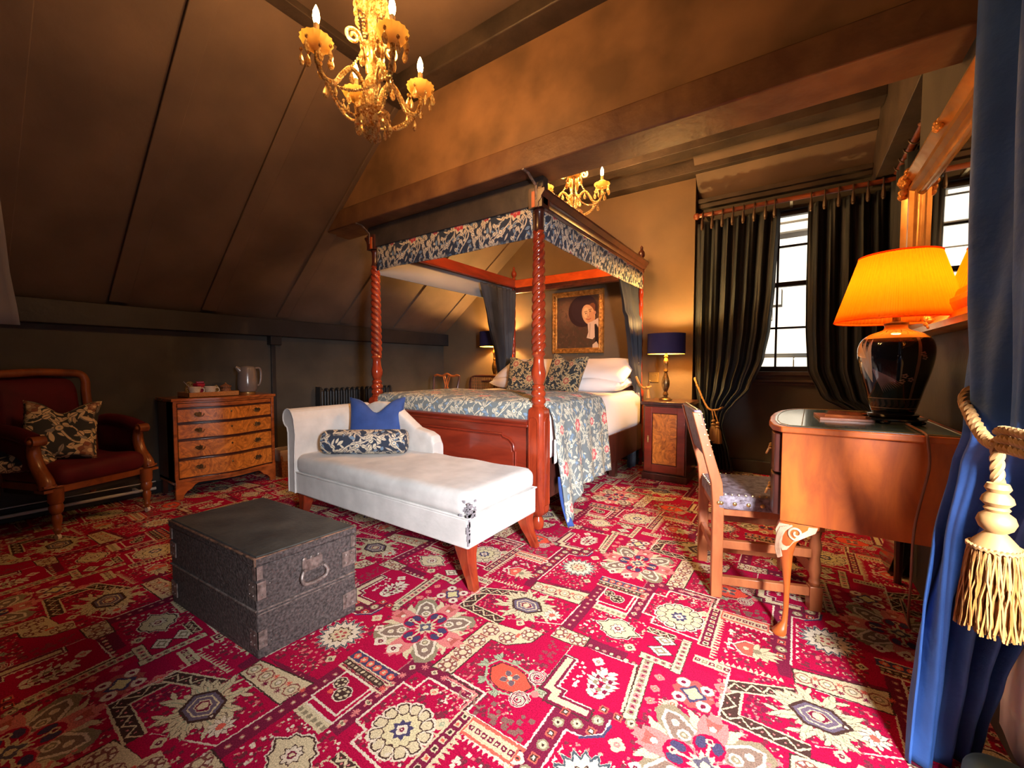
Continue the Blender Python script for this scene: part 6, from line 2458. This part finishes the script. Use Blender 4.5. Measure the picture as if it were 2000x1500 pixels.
q = random.Random(21)
for i in range(330):
    t = 2 * PI * i / 330 * 3
    lay = i % 3
    r0_ = .030 - .004 * lay
    r1_ = .041 - .007 * lay + q.uniform(-.002, .002)
    zb = .556 + q.uniform(-.007, .007)
    pts = []
    for j in range(9):
        f_ = j / 8
        rr_ = r0_ + (r1_ - r0_) * f_ ** .8
        t2 = t + .10 * math.sin(f_ * 5 + i)
        pts.append((cx2 + rr_ * math.cos(t2) + .0007 * math.sin(j * 2.2 + i), cy2 + rr_ * math.sin(t2), tz(.694 + (zb - .694) * f_)))
    m.tube(pts, .0016, 4)
m.build('fringe', M['fringe'], tt)

# ================================================================== CHANDELIERS
def chandelier(loc, ztop, label, rot, power):
    C_ = thing('crystal_chandelier', label, 'chandelier', loc, rot, 'crystal candle chandeliers')
    m = MB().lathe([(.0, -.40), (.012, -.395), (.022, -.375), (.014, -.36), (.03, -.35), (.062, -.33), (.070, -.315), (.030, -.30), (.016, -.28), (.020, -.22), (.032, -.19), (.020, -.16), (.015, -.10), (.028, -.07), (.048, -.05), (.020, -.03), (.014, 0), (.020, .08), (.034, .11), (.018, .14), (.012, .20), (.024, .24), (.012, .27), (.006, .30)], n=20, rf=lambda t, z: 1 + .06 * math.cos(8 * t))
    m.build('stem', M['glassy'], C_)
    m = MB().tube([(0, 0, .29), (0, 0, ztop - loc[2])], .004, 6)
    m.lathe([(.0, ztop - loc[2] - .04), (.03, ztop - loc[2] - .03), (.055, ztop - loc[2] - .004), (.055, ztop - loc[2])], n=20)
    m.build('suspension', M['brass'], C_)
    m = MB()
    for k_ in range(16):
        a = 2 * PI * k_ / 16
        m.lathe([(.001, -.012), (.006, -.006), (.006, .006), (.001, .012)], (.068 * math.cos(a), .068 * math.sin(a), .115), 6)
    m.lathe([(.02, .11), (.045, .12), (.068, .130), (.066, .134), (.02, .122)], n=20, rf=lambda t, z: 1 + .05 * math.cos(8 * t))
    m.build('top_dish', M['glassy'], C_)
    dm = MB()
    dm.lathe([(.0008, -.034), (.006, -.031), (.0095, -.022), (.007, -.012), (.002, -.002), (.001, 0)], n=8, sq=.6)
    dm.lathe([(.001, .001), (.0045, .005), (.0045, .009), (.001, .013)], n=6)
    dp = dm.build('crystal_drop', M['glassy'], C_, sm=False)
    dl = [dp]
    nd = [0]

    def drop(x, y, z, s=1.0, par=C_):
        s *= 1.15
        if nd[0] == 0:
            o = dp
        else:
            if nd[0] > 95:
                return
            o = dp.copy()
            COL.objects.link(o)
        nd[0] += 1
        o.parent = par
        o.location = (x, y, z)
        o.scale = (s, s, s)
        o.rotation_euler = (0, 0, rnd.uniform(0, 3))
    RB = .215
    for k_ in range(4):
        a = k_ * PI / 2
        ca, sa = math.cos(a), math.sin(a)

        def at(r, z, off=0):
            return (r * ca - off * sa, r * sa + off * ca, z)
        am = MB()
        P = [at(.02, -.29), at(.045, -.20), at(.085, -.165), at(.12, -.20), at(.150, -.245), at(.190, -.245), at(.213, -.20), at(.215, -.155)]
        sp_ = spline(P, 8)
        am.tube(sp_, .0095, 8)
        sp2 = spline(P, 40)
        for w_ in range(0, len(sp2), 5):
            am.ball(sp2[w_], .0115, 6, 4, (1, 1, .5))
        am.build('arm', M['glassy'], C_)
        s2 = MB()
        q_ = [at(.022, -.16), at(.030, -.08), at(.045, -.03)]
        for j in range(26):
            t = j / 25
            rr_ = .030 * (1 - t) + .004
            aa = PI * .95 - t * 2 * PI * 1.6
            q_.append(at(.078 + rr_ * math.cos(aa), -.035 + rr_ * math.sin(aa)))
        s2.tube(q_, .0070, 6)
        s2.build('scroll', M['glassy'], C_)
        cp = MB()
        cp.lathe([(.010, -.160), (.018, -.150), (.045, -.140), (.058, -.120), (.060, -.116), (.054, -.119), (.040, -.134), (.016, -.142)], at(RB, 0), 32, rf=lambda t, z: 1 + .04 * math.cos(16 * t))
        cp.lathe([(.014, -.142), (.024, -.13), (.030, -.10), (.026, -.095), (.012, -.13)], at(RB, 0), 20)
        co = cp.build('drip_pan', M['glasspan'], C_)
        cn = MB().lathe([(.010, -.14), (.0105, -.06), (.008, -.055)], at(RB, 0), 14).build('candle_tube', M['rope'], C_)
        bb = MB().lathe([(.007, -.056), (.011, -.046), (.0135, -.030), (.011, -.010), (.005, .006), (.001, .014)], at(RB, 0), 14).build('bulb', M['bulb'], C_)
        lamp('candle_light', 'POINT', at(RB, .005), power, WARM, .018, parent=C_)
        for j in range(7):
            t = 2 * PI * j / 7 + .2
            p = at(RB, -.125)
            x, y = p[0] + .054 * math.cos(t), p[1] + .054 * math.sin(t)
            ln = .022 + .026 * (j % 2)
            drop(x, y, -.128 - ln, 1.25)
        for (p, q2, sag, nb) in ((at(.185, -.25), (.186 * math.cos(a + PI / 2), .186 * math.sin(a + PI / 2), -.25), .085, 30), (at(.185, -.25), (.045 * ca, .045 * sa, -.335), .07, 18), (at(.12, -.20), (.03 * ca, .03 * sa, -.05), .03, 12)):
            ban = MB()
            for j in range(nb + 1):
                t = j / nb
                ban.ball((p[0] + (q2[0] - p[0]) * t, p[1] + (q2[1] - p[1]) * t, p[2] + (q2[2] - p[2]) * t - sag * 4 * t * (1 - t) * .6), .0058, 6, 4)
            ban.build('bead_chain', M['glassy'], C_)
        drop(*at(.185, -.272), 1.25)
        drop(*at(.085, -.178), 1.25)
        drop(*at(.15, -.262), 1.1)
    for j in range(14):
        t = 2 * PI * j / 14
        drop(.066 * math.cos(t), .066 * math.sin(t), -.345, 1.15)
    for j in range(8):
        t = 2 * PI * j / 8
        drop(.045 * math.cos(t), .045 * math.sin(t), -.07, 1.2)
        drop(.066 * math.cos(t), .066 * math.sin(t), .095, 1.2)
    for j in range(7):
        t = 2 * PI * j / 7
        drop(.022 * math.cos(t), .022 * math.sin(t), -.385, 1.0)
    m = MB()
    for j in range(10):
        t = 2 * PI * j / 10
        for i in range(12):
            f_ = i / 11
            m.ball(((.066 - .045 * math.sin(f_ * PI / 2 * .3)) * math.cos(t), (.066 - .045 * math.sin(f_ * PI / 2 * .3)) * math.sin(t), .11 - .16 * f_), .0042, 6, 4)
    m.build('bead_curtain', M['glassy'], C_)
    return C_


chandelier((-1.475, 1.125, 2.365), ZC, 'large crystal chandelier with lit candle bulbs at the top of the view', R(34.45 + 38), 15.0)
chandelier((-1.443, 2.951, 2.515), ZC, 'crystal chandelier over the bed, half hidden by the canopy rail', R(34.45 - 8), 40.0)

# metal straps tying the bed posts to the beam
for x, lb in ((PX1 - .005, 'bent metal strap from the beam to the right front bed post'), (PX0 - .02, 'bent metal strap from the beam to the left front bed post')):
    m = MB().tube([(x - .01, 1.98, 2.108), (x - .005, 2.03, 2.104), (x + .012, 2.085, 2.05), (x + .012, 2.088, 1.97)], .005, 6, flat=2)
    tag(m.build('metal_bracket', M['iron']), lb, 'bracket')
